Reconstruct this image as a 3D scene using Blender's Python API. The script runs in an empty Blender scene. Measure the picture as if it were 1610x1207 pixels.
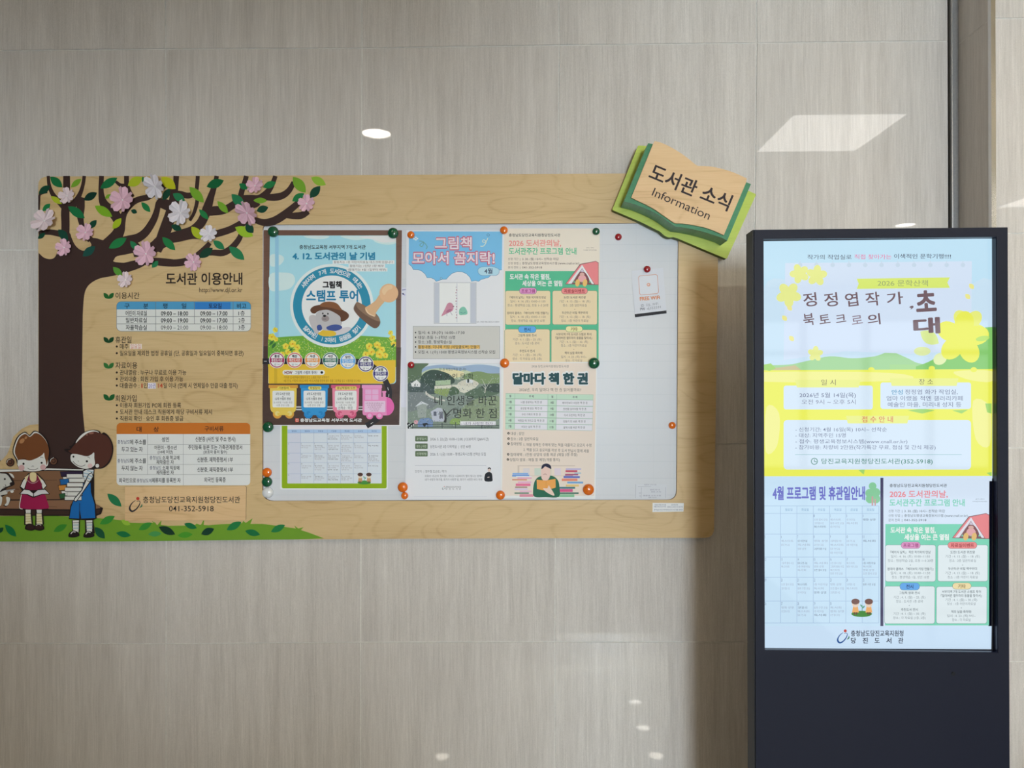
import bpy, bmesh, math, random
from math import sin, cos, pi, radians, sqrt, atan2, hypot
from mathutils import Vector, Matrix
from mathutils.geometry import tessellate_polygon

random.seed(7)
SC = bpy.context.scene
COL = SC.collection

# ------------------------------------------------------------------ camera
F, CX, CY = 1117.0, 805.0, 603.5          # focal length and centre of the 1610x1207 frame, in pixels
D, EYE = 2.1472, 1.5                      # distance of the lens from the tiled wall, height above the floor
YAW, PITCH, ROLL = -0.016915, 0.0019466, -0.0023374
fw = Vector((sin(YAW)*cos(PITCH), cos(YAW)*cos(PITCH), sin(PITCH)))
r0 = fw.cross(Vector((0, 0, 1))).normalized()
u0 = r0.cross(fw)
cr = r0*cos(ROLL) + u0*sin(ROLL)
cu = -r0*sin(ROLL) + u0*cos(ROLL)
cam = bpy.data.cameras.new('camera')
cam.sensor_width = 36.0
cam.lens = 36.0*F/1610.0
cam.clip_start = 0.02
cam_o = bpy.data.objects.new('camera', cam)
COL.objects.link(cam_o)
cam_o.matrix_world = Matrix(((cr.x, cu.x, -fw.x, 0), (cr.y, cu.y, -fw.y, -D), (cr.z, cu.z, -fw.z, EYE), (0, 0, 0, 1)))
SC.camera = cam_o

# ------------------------------------------------------------------ view, sky, lights
SC.view_settings.view_transform = 'Standard'
SC.view_settings.look = 'None'
SC.view_settings.gamma = 1.0
SC.view_settings.use_curve_mapping = False
SC.view_settings.exposure = 0.0

world = bpy.data.worlds.new('overcast_sky')
SC.world = world
world.use_nodes = True
wb = world.node_tree.nodes['Background']
wb.inputs['Color'].default_value = (0.86, 0.94, 1.0, 1)
wb.inputs['Strength'].default_value = 2.3

ROOM = dict(x0=-3.2, x1=7.2, y0=-10.0, z1=3.0)
DOOR = (0.70, 1.90, 0.0, 2.35)
WIN = (3.0, 6.9, 0.15, 2.55)

def area(name, loc, rot, sx, sy, power, col, portal=False):
    l = bpy.data.lights.new(name, 'AREA')
    l.shape = 'RECTANGLE'; l.size = sx; l.size_y = sy; l.energy = power; l.color = col
    if portal:
        l.cycles.is_portal = True
    o = bpy.data.objects.new(name, l); COL.objects.link(o)
    o.location = loc; o.rotation_euler = rot
    return o
# daylight of the open entrance door and of the window beside it
area('entrance_daylight', ((DOOR[0]+DOOR[1])/2, -10.15, 1.53), (radians(90), 0, 0), 1.2, 1.6, 500.0, (0.86, 1.0, 1.10))
area('window_portal', ((WIN[0]+WIN[1])/2, -10.12, 1.35), (radians(90), 0, 0), 3.9, 2.4, 1.0, (1, 1, 1), True)

LAMP_PANEL = 6.5
FILL_WARM = 14.0
LAMP_DOWN = 40.0

# ------------------------------------------------------------------ materials
def lin(c):
    c = c/255.0
    return c/12.92 if c <= 0.04045 else ((c+0.055)/1.055)**2.4
def lin3(c):
    return (lin(c[0]), lin(c[1]), lin(c[2]), 1.0)

def principled(name, col, rough=0.5, spec=0.5, metal=0.0, coat=0.0, coat_rough=0.05):
    m = bpy.data.materials.new(name)
    m.use_nodes = True
    b = m.node_tree.nodes['Principled BSDF']
    b.inputs['Base Color'].default_value = col
    b.inputs['Roughness'].default_value = rough
    b.inputs['Specular IOR Level'].default_value = spec
    b.inputs['Metallic'].default_value = metal
    b.inputs['Coat Weight'].default_value = coat
    b.inputs['Coat Roughness'].default_value = coat_rough
    m.diffuse_color = col
    return m

FIN = {'paper': (0.55, 0.22), 'gloss': (0.32, 0.3), 'print': (0.6, 0.25)}
_mc = {}
def ink_mat(col, fin):
    key = (tuple(col), fin)
    if key in _mc:
        return _mc[key]
    c = lin3(col)
    nm = 'ink_%s_%02x%02x%02x' % (fin, int(col[0]), int(col[1]), int(col[2]))
    if fin == 'screen':
        m = principled(nm, (0.0, 0.0, 0.0, 1), 0.04, 0.5)
        b = m.node_tree.nodes['Principled BSDF']
        b.inputs['Emission Color'].default_value = c
        b.inputs['Emission Strength'].default_value = 0.93
    else:
        r, s = FIN[fin]
        m = principled(nm, (*[min(v*(1.12 if fin != 'print' else 1.0), .86) for v in c[:3]], 1), r, s)
    _mc[key] = m
    return m

def nodes_of(m):
    return m.node_tree.nodes, m.node_tree.links, m.node_tree.nodes['Principled BSDF']

def tile_material():
    m = principled('streaked_wall_tile', (0.4, 0.36, 0.3, 1), 0.45, 0.15, 0, 0.85, 0.015)
    n, l, b = nodes_of(m)
    tc = n.new('ShaderNodeTexCoord')
    at = n.new('ShaderNodeAttribute'); at.attribute_name = 'tile_shift'
    ad = n.new('ShaderNodeVectorMath'); ad.operation = 'ADD'
    l.new(tc.outputs['Object'], ad.inputs[0]); l.new(at.outputs['Vector'], ad.inputs[1])
    def noise(sx, sz, det, rough):
        mp = n.new('ShaderNodeMapping'); mp.inputs['Scale'].default_value = (sx, sx, sz)
        l.new(ad.outputs[0], mp.inputs['Vector'])
        t = n.new('ShaderNodeTexNoise'); t.inputs['Scale'].default_value = 1.0
        t.inputs['Detail'].default_value = det; t.inputs['Roughness'].default_value = rough
        l.new(mp.outputs[0], t.inputs['Vector'])
        return t.outputs['Fac']
    broad = noise(26, 1.3, 3, 0.55)
    fine = noise(260, 9, 4, 0.7)
    grain = noise(900, 260, 2, 0.6)
    def mth(op, a, bb):
        q = n.new('ShaderNodeMath'); q.operation = op
        for i, v in ((0, a), (1, bb)):
            if isinstance(v, (int, float)):
                q.inputs[i].default_value = v
            else:
                l.new(v, q.inputs[i])
        return q.outputs[0]
    s = mth('ADD', mth('MULTIPLY', broad, 0.34), mth('MULTIPLY', fine, 0.5))
    s = mth('ADD', s, mth('MULTIPLY', grain, 0.36))
    rp = n.new('ShaderNodeValToRGB')
    rp.color_ramp.elements[0].position = 0.36; rp.color_ramp.elements[0].color = (0.448, 0.408, 0.376, 1)
    rp.color_ramp.elements[1].position = 0.82; rp.color_ramp.elements[1].color = (0.762, 0.711, 0.668, 1)
    l.new(s, rp.inputs[0])
    l.new(rp.outputs[0], b.inputs['Base Color'])
    return m

def wood_material(name, ca, cb, cc, sx=2.2, sz=26.0, rough=0.45):
    m = principled(name, ca, rough, 0.35)
    n, l, b = nodes_of(m)
    tc = n.new('ShaderNodeTexCoord')
    def noise(sc, det):
        mp = n.new('ShaderNodeMapping'); mp.inputs['Scale'].default_value = sc
        l.new(tc.outputs['Object'], mp.inputs['Vector'])
        t = n.new('ShaderNodeTexNoise'); t.inputs['Scale'].default_value = 1.0; t.inputs['Detail'].default_value = det
        t.inputs['Roughness'].default_value = 0.6
        l.new(mp.outputs[0], t.inputs['Vector'])
        return t.outputs['Fac']
    def mth(op, a, bb):
        q = n.new('ShaderNodeMath'); q.operation = op
        for i, v in ((0, a), (1, bb)):
            if isinstance(v, (int, float)):
                q.inputs[i].default_value = v
            else:
                l.new(v, q.inputs[i])
        return q.outputs[0]
    fig = noise((sx, sx, sz*0.22), 1)                 # cathedral figure: contour lines of a stretched noise
    ring = mth('SINE', mth('MULTIPLY', fig, 44.0), 0.0)
    ring = mth('POWER', mth('ABSOLUTE', ring, 0.0), 18.0)
    pore = noise((sx*5, sx*5, sz*14), 4)
    broad = noise((sx*0.8, sx*0.8, sz*0.5), 2)
    fac = mth('ADD', mth('MULTIPLY', ring, 0.10), mth('MULTIPLY', pore, 0.50))
    fac = mth('ADD', fac, mth('MULTIPLY', broad, 0.54))
    rp = n.new('ShaderNodeValToRGB')
    e = rp.color_ramp.elements
    e[0].position = 0.34; e[0].color = cb
    e[1].position = 0.92; e[1].color = cc
    k = e.new(0.58); k.color = ca
    l.new(fac, rp.inputs[0]); l.new(rp.outputs[0], b.inputs['Base Color'])
    return m

def noisy(name, col, amp=0.12, scale=180.0, **kw):
    m = principled(name, col, **kw)
    n, l, b = nodes_of(m)
    tc = n.new('ShaderNodeTexCoord')
    t = n.new('ShaderNodeTexNoise'); t.inputs['Scale'].default_value = scale; t.inputs['Detail'].default_value = 3
    l.new(tc.outputs['Object'], t.inputs['Vector'])
    rp = n.new('ShaderNodeValToRGB')
    rp.color_ramp.elements[0].position = 0.3; rp.color_ramp.elements[1].position = 0.7
    rp.color_ramp.elements[0].color = (col[0]*(1-amp), col[1]*(1-amp), col[2]*(1-amp), 1)
    rp.color_ramp.elements[1].color = (min(col[0]*(1+amp), 1), min(col[1]*(1+amp), 1), min(col[2]*(1+amp), 1), 1)
    l.new(t.outputs['Fac'], rp.inputs[0]); l.new(rp.outputs[0], b.inputs['Base Color'])
    return m

def whiteboard_material():
    m = principled('white_enamel_with_faint_grid', (0.74, 0.76, 0.77, 1), 0.30, 0.10)
    n, l, b = nodes_of(m)
    tc = n.new('ShaderNodeTexCoord')
    sp = n.new('ShaderNodeSeparateXYZ'); l.new(tc.outputs['Object'], sp.inputs[0])
    def mth(op, a, bb):
        q = n.new('ShaderNodeMath'); q.operation = op
        for i, v in ((0, a), (1, bb)):
            if isinstance(v, (int, float)):
                q.inputs[i].default_value = v
            else:
                l.new(v, q.inputs[i])
        return q.outputs[0]
    lz = mth('LESS_THAN', mth('FRACT', mth('DIVIDE', mth('ADD', sp.outputs['Z'], 5.0), 0.05), 0.0), 0.03)
    lx = mth('LESS_THAN', mth('FRACT', mth('DIVIDE', mth('ADD', sp.outputs['X'], 5.0), 0.05), 0.0), 0.03)
    g = mth('MAXIMUM', lz, mth('MULTIPLY', lx, 0.35))
    mx = n.new('ShaderNodeMixRGB')
    mx.inputs['Color1'].default_value = (0.70, 0.71, 0.745, 1)
    mx.inputs['Color2'].default_value = (0.64, 0.66, 0.70, 1)
    l.new(g, mx.inputs['Fac']); l.new(mx.outputs[0], b.inputs['Base Color'])
    return m

def emitter(name, col, strength):
    m = principled(name, (0.8, 0.8, 0.8, 1), 0.4)
    b = m.node_tree.nodes['Principled BSDF']
    b.inputs['Emission Color'].default_value = (*col, 1)
    b.inputs['Emission Strength'].default_value = strength
    return m

M = {}
M['tile'] = tile_material()
M['grout'] = noisy('pale_grout', (0.76, 0.73, 0.68, 1), 0.08, 90, rough=0.8, spec=0.1)
M['dark_gap'] = principled('dark_gap', (0.05, 0.045, 0.035, 1), 0.9, 0.05)
M['floor'] = noisy('polished_stone_floor', (0.34, 0.375, 0.39, 1), 0.15, 40, rough=0.35, coat=1.0, coat_rough=0.012)
M['floor'].node_tree.nodes['Principled BSDF'].inputs['Coat IOR'].default_value = 2.3
M['plaster'] = noisy('white_plaster', (0.74, 0.72, 0.68, 1), 0.04, 30, rough=0.85, spec=0.1)
M['ceiling'] = noisy('warm_ceiling_board', (0.84, 0.70, 0.50, 1), 0.04, 30, rough=0.9, spec=0.05)
M['alu'] = noisy('brushed_grey_metal', (0.36, 0.36, 0.37, 1), 0.08, 300, rough=0.38, metal=0.65)
M['dim_wall'] = noisy('dark_stone_cladding', (0.20, 0.185, 0.165, 1), 0.1, 30, rough=0.7, spec=0.2)
M['mat'] = noisy('matte_reflection_block', (0.08, 0.08, 0.085, 1), 0.2, 400, rough=0.95, spec=0.05)  # for the added strip that keeps the floor from mirroring the door
M['chrome'] = principled('polished_steel', (0.62, 0.61, 0.60, 1), 0.16, 0.5, 1.0)
M['doorframe'] = principled('white_door_frame', (0.55, 0.56, 0.58, 1), 0.4)
M['birch'] = wood_material('birch_plywood', lin3((208, 178, 130)), lin3((217, 188, 141)), lin3((172, 134, 86)))
M['birch_edge'] = wood_material('plywood_edge', lin3((120, 84, 50)), lin3((140, 100, 62)), lin3((74, 48, 28)), 3, 200)
M['birch_page'] = wood_material('birch_page', lin3((224, 187, 140)), lin3((232, 198, 152)), lin3((188, 146, 98)))
M['wboard'] = whiteboard_material()
M['lime'] = wood_material('lime_stained_plywood', lin3((186, 203, 84)), lin3((194, 210, 94)), lin3((160, 178, 62)), 2, 60)
M['lime_edge'] = principled('lime_stained_edge', lin3((92, 110, 52)), 0.6, 0.2)
M['green_wood'] = wood_material('green_stained_plywood', lin3((62, 132, 92)), lin3((70, 142, 100)), lin3((46, 108, 74)), 2, 60)
M['green_edge'] = wood_material('bounce_lit_green_edge', lin3((118, 166, 142)), lin3((132, 180, 156)), lin3((84, 132, 110)), 1.5, 160)  # edge colour lightened to stand for light bounced off the floor
M['kiosk'] = noisy('dark_navy_powder_coat', (0.0105, 0.0118, 0.0235, 1), 0.06, 700, rough=0.5, spec=0.18)
M['kiosk_side'] = noisy('black_powder_coat', (0.016, 0.016, 0.019, 1), 0.1, 700, rough=0.5, spec=0.3)
M['kiosk_in'] = principled('glossy_black_bezel', (0.012, 0.014, 0.035, 1), 0.25, 0.5)
M['black'] = principled('matte_black', (0.01, 0.01, 0.012, 1), 0.6, 0.2)
M['panel_light'] = emitter('light_panel_diffuser', (1.0, 0.95, 0.88), LAMP_PANEL)
M['warm_fill'] = emitter('warm_fill_panel', (1.0, 0.74, 0.44), FILL_WARM)  # fill light: panels added to brighten and warm the upper wall
M['down_light'] = emitter('downlight_diffuser', (1.0, 0.91, 0.78), LAMP_DOWN)
M['lamp_body'] = principled('white_lamp_metal', (0.7, 0.7, 0.7, 1), 0.4)
M['pin'] = principled('pearl_pin', (0.85, 0.83, 0.8, 1), 0.15, 0.6)

# ------------------------------------------------------------------ helpers
def hit(px, py, d0, k=0.0, x0=0.0):
    """the point of the upright plane d0 in front of the wall (turned by k about x0) that the lens sees at a photo pixel"""
    d = cr*((px-CX)/F) - cu*((py-CY)/F) + fw
    t = (D - d0 + k*x0)/(d.y + k*d.x)
    return Vector((d.x*t, -D + d.y*t, EYE + d.z*t))

def tag(o, label=None, cat=None, group=None, kind=None):
    if label: o['label'] = label
    if cat: o['category'] = cat
    if group: o['group'] = group
    if kind: o['kind'] = kind
    return o

def empty(name, loc):
    o = bpy.data.objects.new(name, None)
    o.empty_display_size = 0.05
    COL.objects.link(o); o.location = loc
    return o

def mesh_obj(name, verts, faces, mats, mi=None, parent=None, smooth=False, centre=True):
    vs = [Vector(v) for v in verts]
    c = Vector((0, 0, 0))
    if centre and vs:
        lo = Vector((min(v.x for v in vs), min(v.y for v in vs), min(v.z for v in vs)))
        hi = Vector((max(v.x for v in vs), max(v.y for v in vs), max(v.z for v in vs)))
        c = (lo+hi)/2
    me = bpy.data.meshes.new(name)
    me.from_pydata([v-c for v in vs], [], faces)
    for m in mats:
        me.materials.append(m)
    if mi:
        me.polygons.foreach_set('material_index', mi)
    if smooth:
        me.polygons.foreach_set('use_smooth', [True]*len(me.polygons))
    me.update()
    o = bpy.data.objects.new(name, me)
    COL.objects.link(o)
    o.location = c
    if parent is not None:
        o.parent = parent
        q, off = parent, Vector((0, 0, 0))
        while q is not None:
            off += q.location; q = q.parent
        o.location = c - off
    return o

def box_v(x0, x1, y0, y1, z0, z1):
    v = [(x0, y0, z0), (x1, y0, z0), (x1, y1, z0), (x0, y1, z0), (x0, y0, z1), (x1, y0, z1), (x1, y1, z1), (x0, y1, z1)]
    f = [(0, 1, 5, 4), (1, 2, 6, 5), (2, 3, 7, 6), (3, 0, 4, 7), (4, 5, 6, 7), (3, 2, 1, 0)]
    return v, f

def boxes(name, lst, mat, parent=None, bevel=0.0):
    V, FF = [], []
    for b in lst:
        v, f = box_v(*b)
        o = len(V); V += v; FF += [tuple(i+o for i in q) for q in f]
    o = mesh_obj(name, V, FF, [mat], None, parent)
    if bevel:
        bm = bmesh.new(); bm.from_mesh(o.data)
        bmesh.ops.bevel(bm, geom=bm.edges[:], offset=bevel, segments=2, affect='EDGES', profile=0.6)
        bm.to_mesh(o.data); bm.free()
    return o

def area2(p):
    return 0.5*sum(p[i][0]*p[(i+1) % len(p)][1]-p[(i+1) % len(p)][0]*p[i][1] for i in range(len(p)))

def tess(rings):
    vv = [[Vector((x, y, 0)) for x, y in r] for r in rings]
    flat = [p for r in rings for p in r]
    out = []
    for t in tessellate_polygon(vv):
        a = area2([flat[i] for i in t])
        if abs(a) > 1e-9:
            out.append(tuple(t) if a < 0 else tuple(reversed(t)))
    return flat, out

def sm(pts, n=5, closed=True):
    """Catmull-Rom curve through the points"""
    out = []
    N = len(pts)
    rng = N if closed else N-1
    for i in range(rng):
        if closed:
            q = [pts[(i+j-1) % N] for j in range(4)]
        else:
            q = [pts[min(max(i+j-1, 0), N-1)] for j in range(4)]
        for s in range(n):
            t = s/n
            out.append(tuple(0.5*((2*b)+(-a+c)*t+(2*a-5*b+4*c-d)*t*t+(-a+3*b-3*c+d)*t**3) for a, b, c, d in zip(*q)))
    if not closed:
        out.append(tuple(pts[-1]))
    return out

def rrect(x0, y0, x1, y1, r, n=5):
    o = []
    for cx, cy, a in ((x1-r, y0+r, -90), (x1-r, y1-r, 0), (x0+r, y1-r, 90), (x0+r, y0+r, 180)):
        for i in range(n+1):
            t = radians(a+90*i/n)
            o.append((cx+r*cos(t), cy+r*sin(t)))
    return o

def quad_round(q, rads, n=5):
    """rounded corners for a general quad or polygon; rads per corner"""
    o = []
    N = len(q)
    for i in range(N):
        p = Vector(q[i]); a = Vector(q[i-1])-p; b = Vector(q[(i+1) % N])-p
        r = rads[i] if isinstance(rads, (list, tuple)) else rads
        if r <= 0:
            o.append(tuple(p)); continue
        A = p+a.normalized()*r; B = p+b.normalized()*r
        for j in range(n+1):
            t = j/n
            v = A*(1-t)**2 + p*2*t*(1-t) + B*t*t
            o.append((v.x, v.y))
    return o

def slab(name, pts, dback, dfront, mat, parent=None, edge=None, hole=None, bevel=0.0):
    """a board cut to an outline (photo pixels at its front plane) with real thickness"""
    rings = [pts] + ([hole] if hole else [])
    flat, tri = tess(rings)
    F3 = [hit(x, y, dfront) for x, y in flat]
    B3 = [Vector((p.x, -dback, p.z)) for p in F3]
    n = len(F3)
    V = F3+B3
    faces, mi = [], []
    if hole or not bevel:
        for t in tri:
            faces.append(t); mi.append(0)
            faces.append(tuple(n+i for i in reversed(t))); mi.append(0)
    else:
        ring = list(range(n))
        if area2(pts) > 0: ring.reverse()
        faces.append(tuple(ring)); mi.append(0)
        faces.append(tuple(n+i for i in reversed(ring))); mi.append(0)
    off = 0
    for ri, r in enumerate(rings):
        m = len(r)
        cw = area2(r) > 0
        if ri: cw = not cw
        for i in range(m):
            a, b = off+i, off+(i+1) % m
            faces.append((a, b, n+b, n+a) if cw else (b, a, n+a, n+b)); mi.append(1)
        off += m
    o = mesh_obj(name, V, faces, [mat, edge or mat], mi, parent)
    if bevel and not hole:
        bm = bmesh.new(); bm.from_mesh(o.data)
        front = max(bm.faces, key=lambda f: f.calc_area() - f.calc_center_median().y*100)
        bmesh.ops.bevel(bm, geom=list(front.edges), offset=bevel, segments=2, affect='EDGES', profile=0.5)
        bm.to_mesh(o.data); bm.free()
    return o

_tc = {}
def glyphs(s, b, res):
    key = (s, b, res)
    if key not in _tc:
        c = bpy.data.curves.new('lettering', 'FONT')
        c.body = s; c.offset = b; c.resolution_u = res; c.size = 1
        o = bpy.data.objects.new('lettering', c)
        me = bpy.data.meshes.new_from_object(o)
        v = [(p.co.x, p.co.y) for p in me.vertices]
        f = [tuple(p.vertices) for p in me.polygons]
        bpy.data.objects.remove(o); bpy.data.curves.remove(c); bpy.data.meshes.remove(me)
        _tc[key] = (v, f)
    return _tc[key]

LAY = 0.00007
class Ink:
    """flat print on a plane: every shape lies one ink layer above the shapes it covers"""
    def __init__(s, d0, fin='paper', k=0.0, x0=0.0):
        s.d0, s.fin, s.k, s.x0 = d0, fin, k, x0
        s.V, s.Fc, s.MI, s.mats, s.boxes = [], [], [], [], []
        s.c = (0, 0, 1, 1); s.post = None
        s.clip = None
    def crop(s, ox=0, oy=0, sc=1.0):
        s.c = (ox, oy, sc, sc); return s
    def px(s, p):
        x, y = s.c[0]+p[0]/s.c[2], s.c[1]+p[1]/s.c[3]
        return s.post(x, y) if s.post else (x, y)
    def slot(s, col):
        m = col if isinstance(col, bpy.types.Material) else ink_mat(col, s.fin)
        if m not in s.mats: s.mats.append(m)
        return s.mats.index(m)
    def emit(s, flat, faces, col, lay=None):
        q = [s.px(p) for p in flat]
        xs = [p[0] for p in q]; ys = [p[1] for p in q]
        bb = (min(xs), min(ys), max(xs), max(ys))
        if lay is None:
            lay = 0
            for b, l in s.boxes:
                if l >= lay and b[0] < bb[2] and b[2] > bb[0] and b[1] < bb[3] and b[3] > bb[1]:
                    lay = l+1
        s.boxes.append((bb, lay))
        i = s.slot(col)
        o = len(s.V)
        for p in q:
            s.V.append(hit(p[0], p[1], s.d0+lay*LAY, s.k, s.x0))
        for f in faces:
            a = area2([q[j] for j in f])
            s.Fc.append(tuple(o+j for j in (f if a < 0 else tuple(reversed(f))))); s.MI.append(i)
        return lay
    def cut(s, pts):
        """trim an outline to the sheet it is printed on"""
        if not s.clip: return pts
        x0, y0, x1, y1 = s.clip
        for ax, lim, sg in ((0, x0, 1), (0, x1, -1), (1, y0, 1), (1, y1, -1)):
            out = []
            for i, a in enumerate(pts):
                b = pts[(i+1) % len(pts)]
                ia, ib = (a[ax]-lim)*sg >= 0, (b[ax]-lim)*sg >= 0
                if ia: out.append(a)
                if ia != ib:
                    t = (lim-a[ax])/(b[ax]-a[ax])
                    out.append((a[0]+(b[0]-a[0])*t, a[1]+(b[1]-a[1])*t))
            pts = out
            if len(pts) < 3: return []
        return pts
    def poly(s, pts, col, lay=None):
        pts = s.cut(pts)
        if len(pts) < 3: return
        flat, tri = tess([pts])
        return s.emit(flat, tri, col, lay)
    def head(s, x0, y0, x1, yb, r, col):
        """table head with two rounded upper corners"""
        q = rrect(x0, y0, x1, y0+3*r, r)
        n = len(q)//4
        return s.poly(q[3*n:]+q[:n]+[(x1, yb), (x0, yb)], col)
    def blob(s, pts, col, n=5, lay=None):
        return s.poly(sm(pts, n), col, lay)
    def rect(s, x0, y0, x1, y1, col, r=0, lay=None):
        return s.poly(rrect(x0, y0, x1, y1, r) if r else [(x0, y0), (x1, y0), (x1, y1), (x0, y1)], col, lay)
    def frame(s, x0, y0, x1, y1, col, fill, r=0, w=1):
        s.rect(x0-w, y0-w, x1+w, y1+w, col, r+w if r else 0); s.rect(x0, y0, x1, y1, fill, r)
    def circ(s, cx, cy, r, col, ry=None, rot=0, n=28, lay=None):
        ry = r if ry is None else ry
        a = radians(rot)
        return s.poly([(cx+r*cos(t)*cos(a)-ry*sin(t)*sin(a), cy+r*cos(t)*sin(a)+ry*sin(t)*cos(a)) for t in (2*pi*i/n for i in range(n))], col, lay)
    def many(s, polys, col, lay=None):
        flat, faces = [], []
        for p in polys:
            f, t = tess([p]); o = len(flat)
            flat += f; faces += [tuple(o+i for i in q) for q in t]
        return s.emit(flat, faces, col, lay)
    @staticmethod
    def band(pts, w=None, smooth=4):
        P = [(p[0], p[1], (p[2] if len(p) > 2 else w)) for p in pts]
        if smooth and len(P) > 2: P = sm(P, smooth, False)
        L, R = [], []
        for i, p in enumerate(P):
            a = P[max(i-1, 0)]; b = P[min(i+1, len(P)-1)]
            dx, dy = b[0]-a[0], b[1]-a[1]; n = hypot(dx, dy) or 1
            L.append((p[0]-dy/n*p[2]/2, p[1]+dx/n*p[2]/2)); R.append((p[0]+dy/n*p[2]/2, p[1]-dx/n*p[2]/2))
        return [[L[i], L[i+1], R[i+1], R[i]] for i in range(len(L)-1)]
    def line(s, pts, w, col, smooth=0, lay=None):
        return s.strokes([pts], w, col, smooth, lay)
    def strokes(s, lst, w, col, smooth=4, lay=None):
        for pts in lst:
            flat, faces = [], []
            for q in s.band(pts, w, smooth):
                o = len(flat); flat += q; faces.append((o, o+1, o+2, o+3))
            lay_ = s.emit(flat, faces, col, lay)
        return lay_
    def leaf(s, x0, y0, x1, y1, col, w=0.42, lay=None):
        dx, dy = x1-x0, y1-y0
        A, B = [], []
        for i in range(9):
            t = i/8; h = w/2*sin(pi*t)**0.85
            A.append((x0+dx*t-dy*h, y0+dy*t+dx*h)); B.append((x0+dx*t+dy*h, y0+dy*t-dx*h))
        return s.poly(A+B[-2:0:-1], col, lay)
    def T2(s, txt, ax, ay, bx, by, h, col, b=0.0, lay=None, res=None):
        res = res or (4 if h/s.c[2] > 9 else 2)
        if b > 0.004:
            # heavy weight: the same letters printed again, shifted a little all round
            v, f = glyphs(txt, 0.0, res)
            if not v: return
            w = max(p[0] for p in v)-min(p[0] for p in v)
            L = hypot(bx-ax, by-ay); e = b*h/0.9; es = b*L/w
            ux, uy = (bx-ax)/L, (by-ay)/L
            n = 4 if b < 0.025 else 8 if b < 0.04 else 16
            for i in range(n):
                t = 2*pi*(i+0.5)/n
                dx, dy = es*1.2*cos(t), e*1.2*sin(t)
                ox, oy = ux*dx+uy*dy, uy*dx-ux*dy
                m = es
                s.T2(txt, ax+ox+ux*m, ay+oy+uy*m, bx+ox-ux*m, by+oy-uy*m, h, col, 0.0, lay, res)
            return
        v, f = glyphs(txt, b, res)
        if not v: return
        mn = min(p[0] for p in v); mx = max(p[0] for p in v)
        if mx-mn < 1e-6: return
        ux, uy = bx-ax, by-ay; L = hypot(ux, uy)
        vx, vy = uy/L, -ux/L
        out = []
        for x, y in v:
            t = (x-mn)/(mx-mn); g = (y-0.37)/0.9*h
            out.append((ax+ux*t+vx*g, ay+uy*t+vy*g))
        return s.emit(out, f, col, lay)
    def T(s, txt, x0, y, x1, h, col=(25, 25, 28), b=0.0, tilt=0.0, lay=None):
        return s.T2(txt, x0, y, x1, y+tilt*(x1-x0), h, col, b, lay)
    def C(s, txt, x, y, h, col=(25, 25, 28), b=0.0, ar=0.93, lay=None, mx=1e9):
        """centred text; ar scales the natural width"""
        v, f = glyphs(txt, b, 2)
        if not v: return
        w = (max(p[0] for p in v)-min(p[0] for p in v))*h/0.9*ar
        w = min(w, mx)
        return s.T(txt, x-w/2, y, x+w/2, h, col, b, lay=lay)
    def arc(s, txt, cx, cy, r, a0, a1, h, col, b=0.02, inner=False):
        n = len(txt)
        for i, ch in enumerate(txt):
            if ch == ' ': continue
            a = radians(a0+(a1-a0)*(i+0.5)/n)
            x, y = cx+r*cos(a), cy-r*sin(a)
            tx, ty = (sin(a), cos(a)) if not inner else (-sin(a), -cos(a))
            v, f = glyphs(ch, 0, 2); w = (max(p[0] for p in v)-min(p[0] for p in v))*h/0.9
            s.T2(ch, x-tx*w/2, y-ty*w/2, x+tx*w/2, y+ty*w/2, h, col, b)
    def sheet(s, pts, col, thick=0.0006):
        """the paper itself"""
        s.poly(pts, col)
        q = [s.px(p) for p in pts]
        a = [hit(x, y, s.d0, s.k, s.x0) for x, y in q]; n = len(a)
        o = len(s.V); i = s.slot(col)
        s.V += a+[p+Vector((0, thick, 0)) for p in a]
        for j in range(n):
            k = (j+1) % n
            s.Fc.append((o+j, o+k, o+n+k, o+n+j) if area2(q) > 0 else (o+k, o+j, o+n+j, o+n+k)); s.MI.append(i)
        s.Fc.append(tuple(o+n+j for j in (range(n) if area2(q) > 0 else reversed(range(n))))); s.MI.append(i)
    def build(s, name, parent=None):
        return mesh_obj(name, s.V, s.Fc, s.mats, s.MI, parent)

BLK = (28, 27, 30)
INKB = (45, 32, 28)

# ================================================================== room
def interp(poly, x):
    for (xa, ya), (xb, yb) in zip(poly, poly[1:]):
        if x <= xb or (xb, yb) == poly[-1]:
            return ya+(yb-ya)*(x-xa)/(xb-xa)
HL = [[(0, 79), (260, 77), (569, 75.6), (820, 71.7), (1180, 67.8), (1480, 60.4)], [(0, 393.6), (1165, 383.5)],
      [(0, 703.5), (1130, 697.8)], [(0, 1013.3), (260, 1011.8), (569, 1009.3), (875, 1008.5), (1165, 1009)]]
VL = [[(0, 259.7), (270, 262), (848, 261.6), (1207, 260.2)], [(0, 569.6), (275, 568), (848, 568), (1207, 565.6)],
      [(0, 879.5), (272, 878), (848, 873), (1207, 871.2)], [(0, 1190.2), (210, 1188), (370, 1186.5)]]
def corner(i, j):
    ci, cj = min(max(i, 0), 3), min(max(j, 0), 3)
    y = 79+311*cj; x = interp(VL[ci], y); y = interp(HL[cj], x); x = interp(VL[ci], y)
    p = hit(x, y, 0)
    return p.x+0.6*(i-ci), p.z-0.6*(j-cj)

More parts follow.
